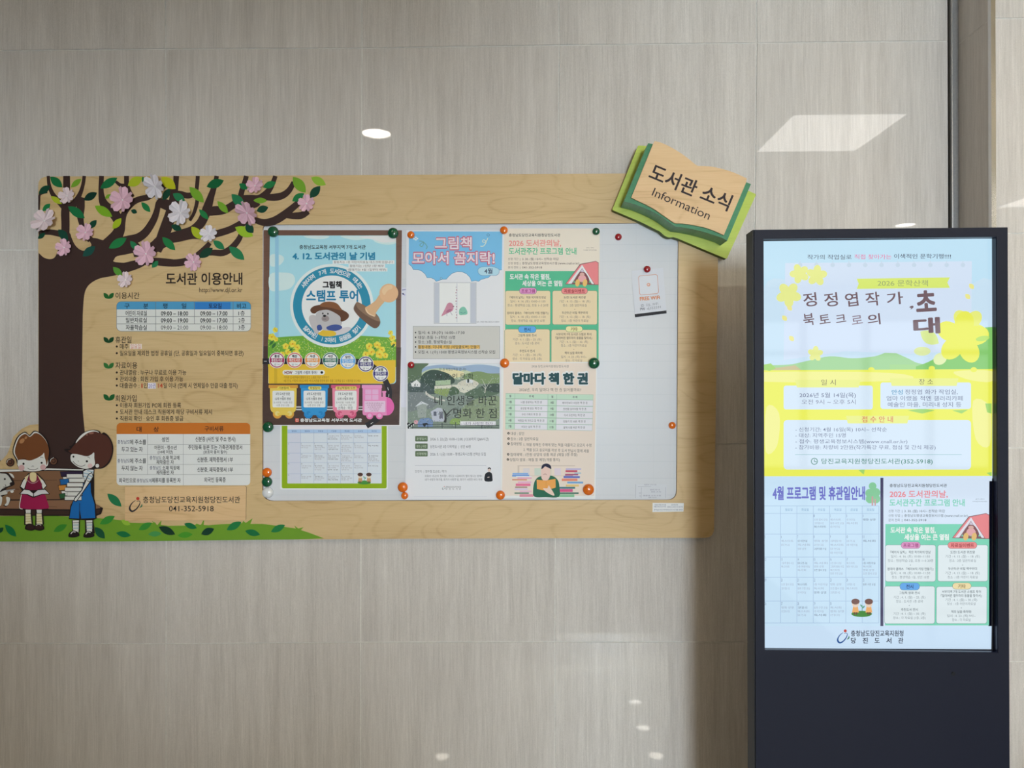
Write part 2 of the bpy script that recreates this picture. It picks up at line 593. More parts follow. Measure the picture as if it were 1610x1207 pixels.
def tiled(name, quads, mats, shifts):
    V, FF, mi, sh = [], [], [], []
    for q, m, s in zip(quads, mats, shifts):
        o = len(V); V += q; FF.append((o, o+1, o+2, o+3)); mi.append(m); sh += [s]*4
    me_o = mesh_obj(name, V, FF, [M['tile'], M['grout'], M['dark_gap']], mi, None, centre=False)
    at = me_o.data.attributes.new('tile_shift', 'FLOAT_VECTOR', 'POINT')
    for k, s in enumerate(sh):
        at.data[k].vector = s
    return me_o

X_END = hit(1490.5, 300, 0).x
quads, mats, shifts = [], [], []
G = 0.0017
for i in range(-4, 4):
    for j in range(-1, 5):
        a, b, c, d = corner(i, j+1), corner(i+1, j+1), corner(i+1, j), corner(i, j)
        x1a, x1b = min(b[0], X_END+G), min(c[0], X_END+G)
        z0 = max(a[1], 0.0); z0b = max(b[1], 0.0)
        q = [(a[0]+G, 0, z0+G), (x1a-G, 0, z0b+G), (x1b-G, 0, min(c[1], 3.02)-G), (d[0]+G, 0, min(d[1], 3.02)-G)]
        quads.append(q); mats.append(0); shifts.append((random.uniform(0, 9), random.uniform(0, 9), random.uniform(0, 9)))
zz = (0, 0, 0)
quads.append([(-3.3, 0.002, -0.02), (X_END, 0.002, -0.02), (X_END, 0.002, 3.03), (-3.3, 0.002, 3.03)]); mats.append(1); shifts.append(zz)
quads.append([(X_END, 0.012, -0.02), (1.4, 0.012, -0.02), (1.4, 0.012, 3.03), (X_END, 0.012, 3.03)]); mats.append(2); shifts.append(zz)
quads.append([(X_END, 0.0, -0.02), (X_END, 0.012, -0.02), (X_END, 0.012, 3.03), (X_END, 0.0, 3.03)]); mats.append(1); shifts.append(zz)
tag(tiled('wall_back', quads, mats, shifts), 'greige streaked stone-look tile wall', None, None, 'structure')

# pillar that stands out of the wall on the right
PX, PY = 1.2958, -0.16
pz = [3.03, 2.512, 1.917, 1.324, 0.734, 0.13, 0.0]
quads, mats, shifts = [], [], []
PXR = PX+1.2
for j in range(6):
    zb, zt = pz[j+1], pz[j]
    for x0_, x1_ in ((PX+0.010, PX+0.63), (PX+0.63, PXR)):
        quads.append([(x0_+G/2, PY, zb+G), (x1_-G, PY, zb+G), (x1_-G, PY, zt-G), (x0_+G/2, PY, zt-G)])
        mats.append(0); shifts.append((random.uniform(0, 9), random.uniform(0, 9), random.uniform(0, 9)))
    quads.append([(PX, 0.012, zb+G/3), (PX, PY+0.01, zb+G/3), (PX, PY+0.01, zt-G/3), (PX, 0.012, zt-G/3)])
    mats.append(0); shifts.append((random.uniform(0, 9), random.uniform(0, 9), random.uniform(0, 9)))
quads.append([(PX+0.002, PY+0.002, -0.02), (PXR, PY+0.002, -0.02), (PXR, PY+0.002, 3.03), (PX+0.002, PY+0.002, 3.03)]); mats.append(1); shifts.append(zz)
quads.append([(PX+0.001, 0.012, -0.02), (PX+0.001, PY+0.002, -0.02), (PX+0.001, PY+0.002, 3.03), (PX+0.001, 0.012, 3.03)]); mats.append(1); shifts.append(zz)
quads.append([(PXR, PY, -0.02), (PXR, 0.1, -0.02), (PXR, 0.1, 3.03), (PXR, PY, 3.03)]); mats.append(1); shifts.append(zz)
tag(tiled('wall_pillar', quads, mats, shifts), 'tiled pillar standing out of the wall at the right', None, None, 'structure')

def prism(name, prof, z0, z1, mat, bevel=0.0):
    n = len(prof)
    V = [(x, y, z0) for x, y in prof]+[(x, y, z1) for x, y in prof]
    FF = [(i, (i+1) % n, n+(i+1) % n, n+i) for i in range(n)]+[tuple(range(n, 2*n)), tuple(reversed(range(n)))]
    o = mesh_obj(name, V, FF, [mat])
    bm = bmesh.new(); bm.from_mesh(o.data); bmesh.ops.recalc_face_normals(bm, faces=bm.faces[:])
    if bevel:
        bmesh.ops.bevel(bm, geom=[e for e in bm.edges if abs(e.verts[0].co.z-e.verts[1].co.z) > 1], offset=bevel, segments=2, affect='EDGES', profile=0.5)
    bm.to_mesh(o.data); bm.free()
    return o
tx0, tx1 = hit(1496.5, 200, 0.012).x, hit(1508.0, 200, 0.012).x
tag(prism('trim_1', [(tx0, 0.012), (tx0, -0.012), (tx1, -0.012), (tx1, 0.012)], -0.0, 3.02, M['alu'], 0.003), 'grey metal strip in the corner between wall and pillar', None, None, 'structure')
tag(prism('trim_2', [(PX-0.0015, PY+0.012), (PX-0.0015, PY-0.0012), (PX+0.011, PY-0.0012), (PX+0.011, PY+0.002), (PX+0.001, PY+0.003), (PX+0.001, PY+0.012)], 0.0, 3.02, M['chrome']), 'polished steel edge strip on the pillar corner', None, None, 'structure')

R_ = ROOM
tag(boxes('floor', [(R_['x0']-.1, R_['x1']+.1, R_['y0']-.2, 0.3, -0.1, 0.0)], M['floor']), kind='structure')
tag(boxes('ceiling', [(R_['x0']-.1, R_['x1']+.1, R_['y0']-.2, 0.3, 3.0, 3.1)], M['ceiling']), kind='structure')
tag(boxes('wall_left', [(R_['x0']-.15, R_['x0'], R_['y0'], 0.1, 0, 3.0)], M['dim_wall']), kind='structure')
tag(boxes('wall_right', [(R_['x1'], R_['x1']+.15, R_['y0'], 0.1, 0, 3.0)], M['plaster']), kind='structure')
tag(boxes('wall_alcove', [(PXR, R_['x1'], 0.0, 0.15, 0, 3.0)], M['plaster']), kind='structure')
y0, y1 = R_['y0']-.1, R_['y0']
tag(boxes('wall_front', [(R_['x0'], DOOR[0], y0, y1, 0, 3), (DOOR[0], DOOR[1], y0, y1, DOOR[3], 3), (DOOR[1], WIN[0], y0, y1, 0, 3),
    (WIN[0], WIN[1], y0, y1, 0, WIN[2]), (WIN[0], WIN[1], y0, y1, WIN[3], 3), (WIN[1], R_['x1'], y0, y1, 0, 3)], M['plaster']), kind='structure')
tag(boxes('light_blocker', [(R_['x0'], 0.45, -4.3, -4.2, 0, 1.0), (R_['x0'], -0.3, -4.3, -4.2, 1.0, 1.35), (R_['x0'], 0.60, -4.3, -4.2, 2.05, 3.0)], M['plaster']), kind='structure')  # added out of view: low screen and beam that dim the wall's left
tag(boxes('reflection_blocker', [(0.15, 1.75, -6.8, -2.2, 0, 0.008)], M['mat']), kind='structure')  # added out of view: matte strip stops the floor mirroring the door light
fr = 0.05
tag(boxes('door_1', [(DOOR[0], DOOR[0]+fr, y0, y1+.02, 0, DOOR[3]), (DOOR[1]-fr, DOOR[1], y0, y1+.02, 0, DOOR[3]), (DOOR[0], DOOR[1], y0, y1+.02, DOOR[3]-fr, DOOR[3]), (DOOR[0]+fr, DOOR[1]-fr, y0+.03, y1-.02, 0, .72)], M['doorframe']), kind='structure')
wl = [(WIN[0], WIN[1], y0, y1+.02, WIN[2], WIN[2]+.08), (WIN[0], WIN[1], y0, y1+.02, WIN[3]-.08, WIN[3]), (WIN[0], WIN[1], y0, y1+.02, 1.95, 2.03)]
for k in range(5):
    xx = WIN[0]+(WIN[1]-WIN[0]-.09)*k/4
    wl.append((xx, xx+.09, y0, y1+.02, WIN[2], WIN[3]))
tag(boxes('window_1', wl, M['doorframe']), kind='structure')

# chair made up and placed outside the frame to shade the pillar's foot
chair = empty('shade_chair', (1.78, -1.05, 0.0))
tag(chair, 'dark chair added out of view at the far right to shade the pillar foot', 'chair')
M['chair'] = noisy('dark_blue_grey_fabric', (0.02, 0.024, 0.03, 1), 0.2, 300, rough=0.8, spec=0.1)
boxes('seat', [(1.42, 2.14, -1.30, -0.72, 0.30, 0.42)], M['chair'], chair, 0.03)
boxes('backrest', [(1.42, 2.14, -0.80, -0.70, 0.42, 0.63)], M['chair'], chair, 0.04)
boxes('armrest', [(1.38, 1.47, -1.30, -0.72, 0.12, 0.56)], M['chair'], chair, 0.03)
boxes('armrest', [(2.09, 2.18, -1.30, -0.72, 0.12, 0.56)], M['chair'], chair, 0.03)
for lx in (1.42, 2.10):
    for ly in (-1.27, -0.79): boxes('leg', [(lx, lx+.04, ly, ly+.04, 0.0, 0.12)], M['black'], chair)

# ceiling lights (mirrored in tiles and whiteboard; the two warm panels are added fill)
def panel_light(x, y, label, mat='panel_light'):
    t = empty('ceiling_panel_light', (x, y, 3.0))
    tag(t, label, 'ceiling light', 'square ceiling panel lights')
    w = 0.33
    boxes('frame', [(x-w, x+w, y-w, y-w+.02, 2.985, 3.0), (x-w, x+w, y+w-.02, y+w, 2.985, 3.0), (x-w, x-w+.02, y-w+.02, y+w-.02, 2.985, 3.0), (x+w-.02, x+w, y-w+.02, y+w-.02, 2.985, 3.0)], M['lamp_body'], t)
    boxes('diffuser', [(x-w+.02, x+w-.02, y-w+.02, y+w-.02, 2.988, 2.999)], M[mat], t)
def down_light(x, y, label):
    t = empty('downlight', (x, y, 3.0))
    tag(t, label, 'ceiling light', 'round ceiling downlights')
    n = 32
    def ring(r, z): return [(x+r*cos(2*pi*i/n), y+r*sin(2*pi*i/n), z) for i in range(n)]
    V = ring(.105, 3.0)+ring(.1, 2.99)+ring(.085, 2.988)+ring(.083, 2.999)
    FF = [(a*n+i, a*n+(i+1) % n, (a+1)*n+(i+1) % n, (a+1)*n+i) for a in range(3) for i in range(n)]
    mesh_obj('rim', V, FF, [M['lamp_body']], None, t)
    V = ring(.083, 2.995)+ring(.083, 2.999)
    mesh_obj('diffuser', V, [tuple(reversed(range(n))), tuple(range(n, 2*n))]+[(i, (i+1) % n, n+(i+1) % n, n+i) for i in range(n)], [M['down_light']], None, t)
panel_light(1.80, -2.10, 'square ceiling panel light in front of the kiosk, mirrored on the tiles above it')
panel_light(1.2, -4.6, 'square ceiling panel light mirrored as a soft glare on the whiteboard top')
panel_light(0.5, -3.2, 'warm square fill panel added on the ceiling behind the viewer', 'warm_fill')
panel_light(2.9, -1.5, 'warm square fill panel added on the ceiling, out of view to the right', 'warm_fill')
panel_light(4.3, -3.9, 'square ceiling panel light mirrored at the edge of the tiled pillar')
down_light(-.87, -2.04, 'round ceiling downlight mirrored as an oval above the notice board')
down_light(3.57, -4.56, 'round ceiling downlight mirrored just above the kiosk top')
down_light(-1.0, -6.45, 'round ceiling downlight mirrored low on the wall below the posters')
down_light(1.59, -6.5, 'round ceiling downlight mirrored as the lowest of three spots left of the kiosk')
down_light(1.55, -7.2, 'round ceiling downlight mirrored as the middle of three spots left of the kiosk')
down_light(1.57, -7.97, 'round ceiling downlight mirrored as the top one of three spots left of the kiosk')

# ================================================================== notice board
BD, BF = 0.003, 0.020            # back and front of the plywood, in front of the wall
nb_o = hit(600, 848, BF)
board = empty('notice_board', (nb_o.x, -BD, nb_o.z))
tag(board, 'long birch plywood notice board printed with a tree and library hours, framing the whiteboard', 'notice board')
out = quad_round([(60, 277.5), (600, 275), (1131, 271.5), (1122.5, 845.3), (600, 846.8), (60.5, 666.5)], [15, 0, 4, 15, 0, 0])[:-1] + [(300, 849.3), (0, 851), (-52, 851), (-56, 790), (-50, 740), (-30, 722), (-10, 722), (-2, 727), (4, 722), (11, 714), (15, 705), (21, 686), (34, 674), (46, 668), (60.5, 666.5)]
CUT = quad_round([(413, 353), (1067, 350.3), (1064, 785.8), (412.6, 787.5)], [7, 7, 15, 17])
slab('wood_panel', out, BD, BF, M['birch'], board, M['birch_edge'], hole=CUT)

TR = (60, 41, 37)
tree = Ink(BF+0.0001, 'print')
tree.crop(0, 260, 5.963)
# trunk and crown of the printed tree
tree.poly([(362, 818)]+sm([(362, 818), (410, 862), (470, 878), (515, 858), (545, 790), (572, 700), (582, 630), (650, 630), (672, 680), (700, 740), (745, 786), (798, 796), (857, 748), (830, 690), (890, 680), (1000, 706), (1120, 690), (1250, 690), (1330, 790), (1200, 830), (1100, 850), (1072, 880), (1085, 906), (1330, 925), (1330, 952), (1200, 1000), (1060, 1035), (940, 1058), (860, 1098), (812, 1150), (788, 1230), (776, 1400)], 4, False)+[ (772, 1700), (768, 2050), (776, 2300), (795, 2500), (815, 2640), (820, 2850), (362, 2850)], TR, 0)
S = [
 [(600, 800, 84), (610, 700, 80), (614, 560, 78), (612, 440, 80), (620, 330, 68), (624, 200, 66), (624, 98, 64)],
 [(610, 400, 60), (545, 330, 50), (495, 270, 42), (462, 190, 34), (452, 98, 30)],
 [(640, 420, 90), (705, 345, 60), (755, 255, 40), (780, 170, 34), (790, 98, 34)],
 [(850, 700, 60), (800, 640, 56), (768, 560, 46), (752, 470, 66), (756, 390, 78), (775, 300, 40)],
 [(362, 635, 40), (470, 625, 52), (600, 650, 60)],
 [(366, 430, 16), (368, 330, 20), (376, 270, 24), (440, 240, 40)],
 [(1010, 760, 150), (1105, 640, 110), (1120, 540, 100), (1060, 440, 95), (975, 360, 80), (948, 250, 50), (952, 98, 46)],
 [(1130, 560, 90), (1165, 450, 55), (1230, 360, 60), (1300, 318, 56), (1390, 296, 56), (1470, 240, 60), (1560, 180, 50)],
 [(1240, 300, 50), (1205, 240, 52), (1188, 180, 48), (1186, 98, 46)], [(1190, 190, 40), (1130, 185, 34), (1085, 150, 26)],
 [(1000, 780, 120), (1180, 710, 95), (1290, 680, 84), (1370, 620, 76), (1440, 510, 66), (1472, 420, 56), (1492, 340, 50), (1560, 345, 56), (1620, 372, 62)],
 [(1250, 830, 60), (1440, 770, 110), (1545, 640, 95), (1600, 480, 90), (1640, 350, 75), (1650, 240, 60)],
 [(900, 1000, 120), (1100, 965, 80), (1280, 918, 62), (1450, 896, 62), (1620, 912, 66)],
]
tree.strokes(S, None, TR, 4)
tree.crop(250, 260, 5.75)
S = [
 [(-30, 870, 66), (120, 882, 66), (230, 870, 66), (320, 835, 62), (400, 770, 58), (460, 700, 40)],
 [(380, 805, 30), (480, 788, 52), (580, 790, 58), (660, 742, 58), (720, 670, 52), (742, 620, 44)],
 [(-20, 720, 120), (90, 665, 96), (200, 625, 90), (300, 590, 86), (370, 530, 84), (405, 470, 84), (435, 390, 84), (470, 280, 62), (500, 190, 48), (522, 95, 40)],
 [(-10, 780, 60), (20, 680, 100), (60, 560, 100), (98, 420, 75), (112, 300, 40), (112, 200, 26)],
 [(60, 690, 40), (180, 668, 46), (300, 640, 50), (430, 640, 56), (540, 612, 64), (640, 580, 64), (740, 530, 66), (820, 480, 60)],
 [(860, 490, 50), (950, 516, 64), (1040, 500, 72), (1120, 455, 74), (1200, 390, 62), (1270, 330, 56)],
 [(1140, 455, 40), (1220, 456, 60), (1290, 450, 64), (1350, 415, 50)],
 [(400, 430, 60), (500, 410, 84), (590, 402, 72), (680, 350, 66), (740, 305, 62), (820, 298, 64), (900, 300, 66), (960, 262, 62), (1010, 200, 48), (1040, 130, 42), (1052, 95, 40)],
 [(900, 330, 60), (860, 350, 70), (790, 350, 60)],
 [(940, 285, 50), (1040, 288, 66), (1120, 270, 62), (1180, 220, 52), (1218, 150, 40)],
 [(735, 290, 50), (752, 220, 50), (775, 150, 46), (790, 95, 44)],
 [(280, 500, 24), (320, 420, 32), (345, 320, 34), (338, 250, 34), (346, 160, 36), (350, 95, 36)],
 [(100, 255, 30), (180, 250, 44), (250, 272, 54), (300, 262, 48), (330, 220, 30)], [(148, 250, 46), (152, 170, 48), (156, 95, 52)],
 [(-20, 340, 56), (50, 365, 64), (110, 395, 64)],
]
tree.strokes(S, None, TR, 4)
G1, G2, G3, DG, LG, LM, TL = (18, 112, 62), (28, 122, 64), (34, 122, 76), (8, 66, 46), (118, 166, 44), (176, 190, 40), (22, 76, 66)
tree.crop(0, 260, 5.963)
for a in [(470, 105, 585, 205, G1, .5), (665, 205, 762, 125, LG, .42), (940, 215, 1100, 115, G1, .42), (362, 265, 470, 190, DG, .5), (475, 288, 580, 362, LM, .4),
          (785, 325, 910, 255, (4, 52, 38), .5), (398, 428, 472, 358, G2, .5), (638, 384, 795, 495, G1, .42), (888, 378, 1052, 480, (126, 174, 36), .42), (1056, 594, 1137, 495, (166, 188, 32), .5),
          (835, 590, 905, 512, DG, .55), (355, 688, 424, 632, DG, .5), (545, 600, 640, 700, (14, 68, 52), .55), (775, 852, 892, 758, TL, .5), (1020, 776, 1187, 680, G2, .42),
          (1222, 708, 1290, 792, G3, .5), (1325, 345, 1410, 437, G2, .44), (1228, 420, 1286, 442, DG, .7), (985, 310, 1040, 270, LG, .5), (1060, 953, 1145, 1037, (88, 150, 54), .5),
          (1425, 958, 1482, 895, G3, .6), (1198, 190, 1335, 112, LM, .55), (1335, 105, 1375, 185, G2, .5), (1528, 325, 1592, 215, DG, .5)]:
    tree.leaf(*a)
tree.crop(250, 260, 5.75)
for a in [(20, 105, 150, 212, (190, 190, 30), .55), (125, 255, 235, 320, G3, .55), (275, 193, 406, 336, LG, .42), (430, 192, 586, 136, (6, 96, 52), .5), (362, 396, 447, 488, G2, .4),
          (725, 165, 800, 215, G1, .6), (940, 198, 1058, 152, G2, .5), (1210, 103, 1326, 246, LG, .5), (1375, 108, 1508, 176, (146, 186, 56), .5), (1204, 324, 1312, 252, G2, .5),
          (1362, 294, 1458, 186, DG, .52), (656, 258, 772, 378, G3, .5), (853, 316, 978, 318, LG, .42), (528, 322, 624, 432, LG, .42), (882, 412, 988, 378, DG, .6),
          (688, 558, 852, 640, (152, 190, 44), .5), (785, 530, 852, 610, DG, .7), (293, 553, 390, 668, LM, .5), (490, 680, 592, 756, G3, .5), (633, 733, 772, 853, G3, .45),
          (110, 542, 205, 580, DG, .6), (362, 834, 486, 746, (16, 62, 44), .5), (30, 648, 147, 767, G2, .42), (30, 310, 90, 260, DG, .5)]:
    tree.leaf(*a)
tree.build('tree_picture', board)

gr = Ink(BF+0.0001, 'print')
gr.crop(180, 790, 4.735)
GR = (112, 158, 44)
gr.poly([(-1090, 290), (-1090, 100), (-860, 100), (-500, 96), (-200, 108), (0, 125), (60, 132), (120, 150), (200, 152), (290, 150), (276, 135), (305, 150), (318, 168), (350, 130), (345, 165), (400, 172), (520, 170), (600, 165), (612, 155), (640, 166), (648, 158), (660, 132), (668, 134), (664, 166), (700, 168), (800, 160), (880, 156), (950, 152), (958, 136), (978, 150), (1028, 116), (1012, 158), (1100, 158), (1200, 170), (1280, 182), (1350, 192), (1338, 170), (1368, 192), (1408, 182), (1388, 204), (1450, 224), (1560, 266), (1340, 274), (600, 282), (0, 289)], GR)
for a in [(12, 225, 122, 245, G1, .4), (180, 203, 278, 150, (54, 140, 50), .42), (250, 235, 350, 230, (70, 150, 80), .4), (330, 180, 452, 236, (12, 52, 36), .42), (470, 245, 582, 235, (70, 150, 40), .4),
          (518, 156, 614, 190, G1, .42), (645, 235, 742, 194, (10, 58, 40), .5), (835, 204, 946, 142, G2, .42), (972, 210, 1084, 238, G1, .42), (1165, 218, 1270, 166, G2, .42), (50, 130, 118, 165, (150, 190, 60), .5)]:
    gr.leaf(*a)
gr.crop(0, 660, 6.353)
for a in [(-30, 1130, 34, 1075, DG, .55), (50, 1045, 162, 1165, G1, .42), (535, 1115, 670, 1045, (58, 136, 44), .42)]:
    gr.leaf(*a)
gr.crop(90, 660, 6.353)
for a in [(425, 1040, 575, 960, (54, 140, 50), .42), (375, 1070, 475, 1185, (20, 80, 52), .5), (500, 735, 642, 865, G3, .42)]:
    gr.leaf(*a)
gr.build('grass_picture', board)

# bench, girl, boy and dog printed at the foot of the tree
WHT, OUTL = (224, 222, 216), (34, 24, 24)
be = Ink(BF+0.0030, 'print').crop(0, 660, 6.353)
be.poly([(-350, 490), (200, 490), (450, 480), (560, 482), (860, 488), (940, 500), (940, 840), (1030, 880), (1010, 940), (960, 960), (-350, 955)], OUTL)
be.poly([(-350, 505), (0, 520), (250, 510), (480, 500), (900, 505), (900, 495), (480, 484), (200, 494), (-350, 494)], WHT)
be.poly([(-350, 528), (100, 520), (480, 508), (900, 512), (900, 790), (-350, 795)], (128, 92, 66))
be.poly([(-350, 806), (300, 805), (700, 800), (900, 806), (1000, 862), (1000, 880), (900, 895), (-350, 880)], (140, 102, 76))
be.poly([(-350, 895), (850, 905), (1000, 895), (990, 935), (900, 945), (-350, 950)], (62, 42, 36))
be.strokes([[(-200, 600, 5), (300, 606, 6), (570, 600, 3)], [(-100, 690, 4), (190, 692, 6)], [(300, 860, 6), (570, 868, 3)], [(-300, 830, 4), (60, 826, 3)]], None, (84, 58, 44), 2)
be.build('bench_picture', board)

gi = Ink(BF+0.0036, 'print').crop(0, 660, 6.353)
gi.blob([(250, 118), (292, 150), (340, 108), (400, 130), (470, 200), (500, 300), (490, 400), (470, 470), (430, 505), (330, 520), (230, 510), (180, 470), (160, 400), (125, 320), (150, 210), (190, 150)], OUTL)
gi.blob([(250, 128), (296, 160), (345, 118), (400, 138), (462, 210), (486, 300), (480, 380), (455, 470), (200, 470), (175, 400), (135, 320), (160, 220), (195, 160)], WHT)
gi.blob([(255, 140), (298, 168), (350, 132), (405, 150), (462, 215), (488, 300), (480, 390), (460, 460), (400, 480), (200, 470), (180, 400), (148, 320), (170, 225), (205, 165)], (118, 70, 38))
gi.blob([(182, 402), (240, 395), (300, 405), (370, 380), (420, 350), (440, 328), (446, 370), (460, 420), (462, 470), (420, 500), (330, 514), (240, 505), (190, 478), (178, 440)], WHT, 4)
gi.circ(215, 478, 30, (214, 170, 170)); gi.circ(430, 472, 28, (214, 170, 170))
gi.circ(235, 438, 11, OUTL); gi.circ(416, 428, 10, OUTL)
gi.strokes([[(275, 480, 4), (300, 494, 5), (345, 498, 5), (382, 480, 4)], [(316, 468, 4), (326, 458, 4), (338, 466, 4)], [(400, 378, 3), (415, 372, 4), (432, 378, 3)], [(215, 392, 3), (240, 385, 4), (262, 390, 3)]], None, OUTL, 3)
gi.circ(220, 210, 30, (178, 126, 82), 20, -45); gi.circ(258, 178, 16, (178, 126, 82), 11, -45)
for cx, cy in ((102, 424), (534, 412)):
    gi.circ(cx, cy, 42, OUTL); gi.circ(cx, cy, 34, (104, 66, 48))
    gi.strokes([[(cx-18, cy-14, 5), (cx+6, cy-22, 6), (cx+18, cy, 7), (cx, cy+16, 7), (cx-12, cy+4, 5)]], None, OUTL, 3)
    gi.strokes([[(cx-34, cy+6, 4), (cx-24, cy-22, 5), (cx+4, cy-36, 4)]], None, WHT, 3)
# dress, arms, book
gi.poly([(285, 530), (372, 530), (440, 600), (470, 660), (430, 700), (480, 870), (485, 895), (190, 890), (230, 720), (196, 670), (225, 600)], OUTL)
gi.poly([(290, 540), (232, 606), (206, 664), (240, 690), (270, 600)], WHT); gi.poly([(362, 540), (432, 606), (462, 656), (430, 690), (400, 600)], WHT)
gi.poly([(245, 575), (285, 545), (262, 620)], (224, 208, 160)); gi.poly([(415, 590), (370, 545), (400, 620)], (224, 208, 160))
gi.poly([(285, 560), (300, 530), (360, 530), (378, 560), (420, 640), (415, 700), (250, 700), (262, 640)], (128, 26, 60))
gi.blob([(302, 530), (358, 530), (364, 590), (350, 615), (330, 620), (312, 612), (298, 585)], (226, 208, 158), 4)
gi.strokes([[(268, 600, 3), (310, 630, 4), (350, 628, 4), (384, 604, 3)]], None, (214, 180, 186), 3)
gi.blob([(225, 740), (330, 735), (440, 740), (468, 800), (488, 875), (440, 888), (330, 892), (240, 886), (196, 876), (212, 800)], (160, 28, 78), 4)
gi.line([(215, 745), (200, 820), (196, 878), (225, 890)], 7, WHT, 3)
gi.poly([(190, 740), (235, 690), (290, 695), (332, 725), (380, 692), (455, 690), (500, 742), (420, 745), (345, 775), (322, 775), (270, 748)], OUTL)
gi.poly([(205, 735), (240, 697), (290, 702), (330, 735), (330, 765), (275, 740)], (226, 224, 222)); gi.poly([(338, 735), (380, 700), (450, 697), (488, 735), (420, 738), (340, 764)], (214, 212, 214))
# legs
for x in (255, 365):
    gi.poly([(x-12, 892), (x+62, 892), (x+74, 1045), (x-14, 1050)], OUTL)
    gi.poly([(x, 896), (x+52, 896), (x+50, 930), (x+4, 930)], WHT)
    gi.poly([(x, 936), (x+50, 936), (x+60, 1040), (x, 1040)], (228, 218, 180))
    gi.strokes([[(x, y), (x+54, y-4)] for y in (965, 990, 1015)], 5, (198, 180, 120), 0)
gi.blob([(250, 1090), (262, 1045), (300, 1034), (340, 1052), (352, 1090), (310, 1106)], OUTL, 4); gi.blob([(340, 1090), (350, 1050), (385, 1034), (430, 1050), (440, 1090), (400, 1106)], OUTL, 4)
gi.blob([(262, 1080), (275, 1055), (300, 1045), (330, 1060), (340, 1085), (300, 1095)], (56, 34, 32), 4); gi.blob([(352, 1080), (362, 1058), (388, 1048), (420, 1060), (428, 1085), (395, 1095)], (56, 34, 32), 4)
gi.line([(360, 1055), (385, 1040), (410, 1052)], 6, WHT, 3)
gi.build('girl_picture', board)

bo = Ink(BF+0.0036, 'print').crop(90, 660, 6.353)
bo.blob([(150, 250), (190, 190), (270, 120), (360, 98), (420, 110), (440, 135), (470, 125), (520, 170), (556, 250), (555, 340), (520, 430), (460, 480), (400, 488), (300, 490), (200, 460), (150, 400), (140, 345), (80, 310), (75, 290), (130, 285), (120, 265)], OUTL)
bo.blob([(185, 225), (230, 160), (290, 118), (360, 104), (415, 122), (380, 150), (300, 170), (220, 230)], WHT, 4)
bo.blob([(130, 300), (170, 250), (240, 180), (310, 128), (380, 116), (440, 140), (500, 165), (540, 240), (545, 330), (510, 415), (460, 465), (410, 475), (350, 440), (300, 380), (180, 350), (110, 310)], (84, 46, 36))
bo.blob([(140, 345), (190, 340), (240, 352), (300, 362), (340, 345), (368, 325), (370, 380), (376, 440), (350, 470), (290, 488), (220, 475), (165, 440), (135, 400)], WHT, 4)
bo.circ(398, 458, 24, OUTL); bo.circ(400, 457, 19, WHT)
bo.circ(328, 458, 24, (222, 188, 186)); bo.circ(162, 366, 10, OUTL); bo.circ(296, 413, 11, OUTL)
bo.strokes([[(156, 412, 6), (190, 446, 5), (240, 464, 5), (280, 448, 5)], [(205, 408, 4), (216, 414, 4)], [(300, 370, 3), (315, 372, 4), (326, 384, 3)]], None, OUTL, 3)
bo.circ(340, 132, 26, (150, 100, 84), 10, -5); bo.circ(296, 148, 9, (150, 100, 84))
bo.poly([(240, 520), (270, 490), (372, 490), (350, 720), (385, 840), (392, 985), (360, 1000), (375, 1130), (280, 1140), (275, 1000), (115, 992), (130, 860), (160, 800), (230, 640)], OUTL)
bo.poly([(262, 512), (300, 495), (364, 498), (356, 560), (330, 610), (258, 600)], (218, 222, 224))
bo.strokes([[(262, 530), (350, 545)], [(262, 560), (345, 580)], [(300, 505), (358, 520)]], 12, (160, 186, 200), 0)
bo.poly([(250, 640), (330, 600), (336, 720), (372, 840), (380, 978), (240, 985), (226, 900), (222, 985), (122, 980), (140, 870), (165, 800), (240, 800)], (24, 104, 176))
bo.line([(222, 985), (224, 830)], 6, OUTL)
# pile of books in his arms
for x, y, w, h, c in ((30, 512, 220, 50, (48, 34, 62)), (55, 565, 210, 44, WHT), (25, 590, 90, 56, (30, 96, 160)), (10, 650, 80, 52, (200, 134, 60)), (40, 705, 210, 50, WHT), (20, 735, 60, 50, (44, 92, 56))):
    bo.poly([(x-4, y+2), (x+w, y-6), (x+w+4, y+h), (x+10, y+h+8)], OUTL); bo.poly([(x+2, y+6), (x+w-4, y), (x+w-2, y+h-6), (x+12, y+h)], c)
for x, y, w in ((96, 542, 155), (120, 585, 150), (100, 630, 155), (78, 676, 165), (100, 722, 140), (76, 765, 165)):
    bo.rect(x-3, y-2, x+w+3, y+40, OUTL); bo.rect(x, y, x+w, y+35, (222, 220, 214))
bo.poly([(345, 520), (365, 560), (330, 625), (205, 800), (190, 820), (160, 808), (170, 780), (240, 700), (280, 600), (310, 540)], OUTL)
bo.poly([(345, 530), (355, 565), (322, 618), (200, 795), (186, 810), (170, 802), (180, 782), (248, 706), (290, 605), (318, 545)], WHT)
bo.strokes([[(312, 550), (352, 568)], [(300, 578), (340, 596)]], 12, (160, 186, 200), 0)
bo.line([(296, 606), (326, 618)], 6, OUTL)
for x in (150, 285):
    bo.poly([(x-6, 1000), (x+76, 998), (x+72, 1120), (x+4, 1122)], OUTL)
    bo.poly([(x+4, 1003), (x+66, 1001), (x+62, 1120), (x+12, 1120)], WHT)
    bo.strokes([[(x+6, y), (x+66, y-2)] for y in (1050, 1082)], 9, (156, 186, 196), 0)
    bo.line([(x+6, 1028), (x+66, 1026)], 5, OUTL)
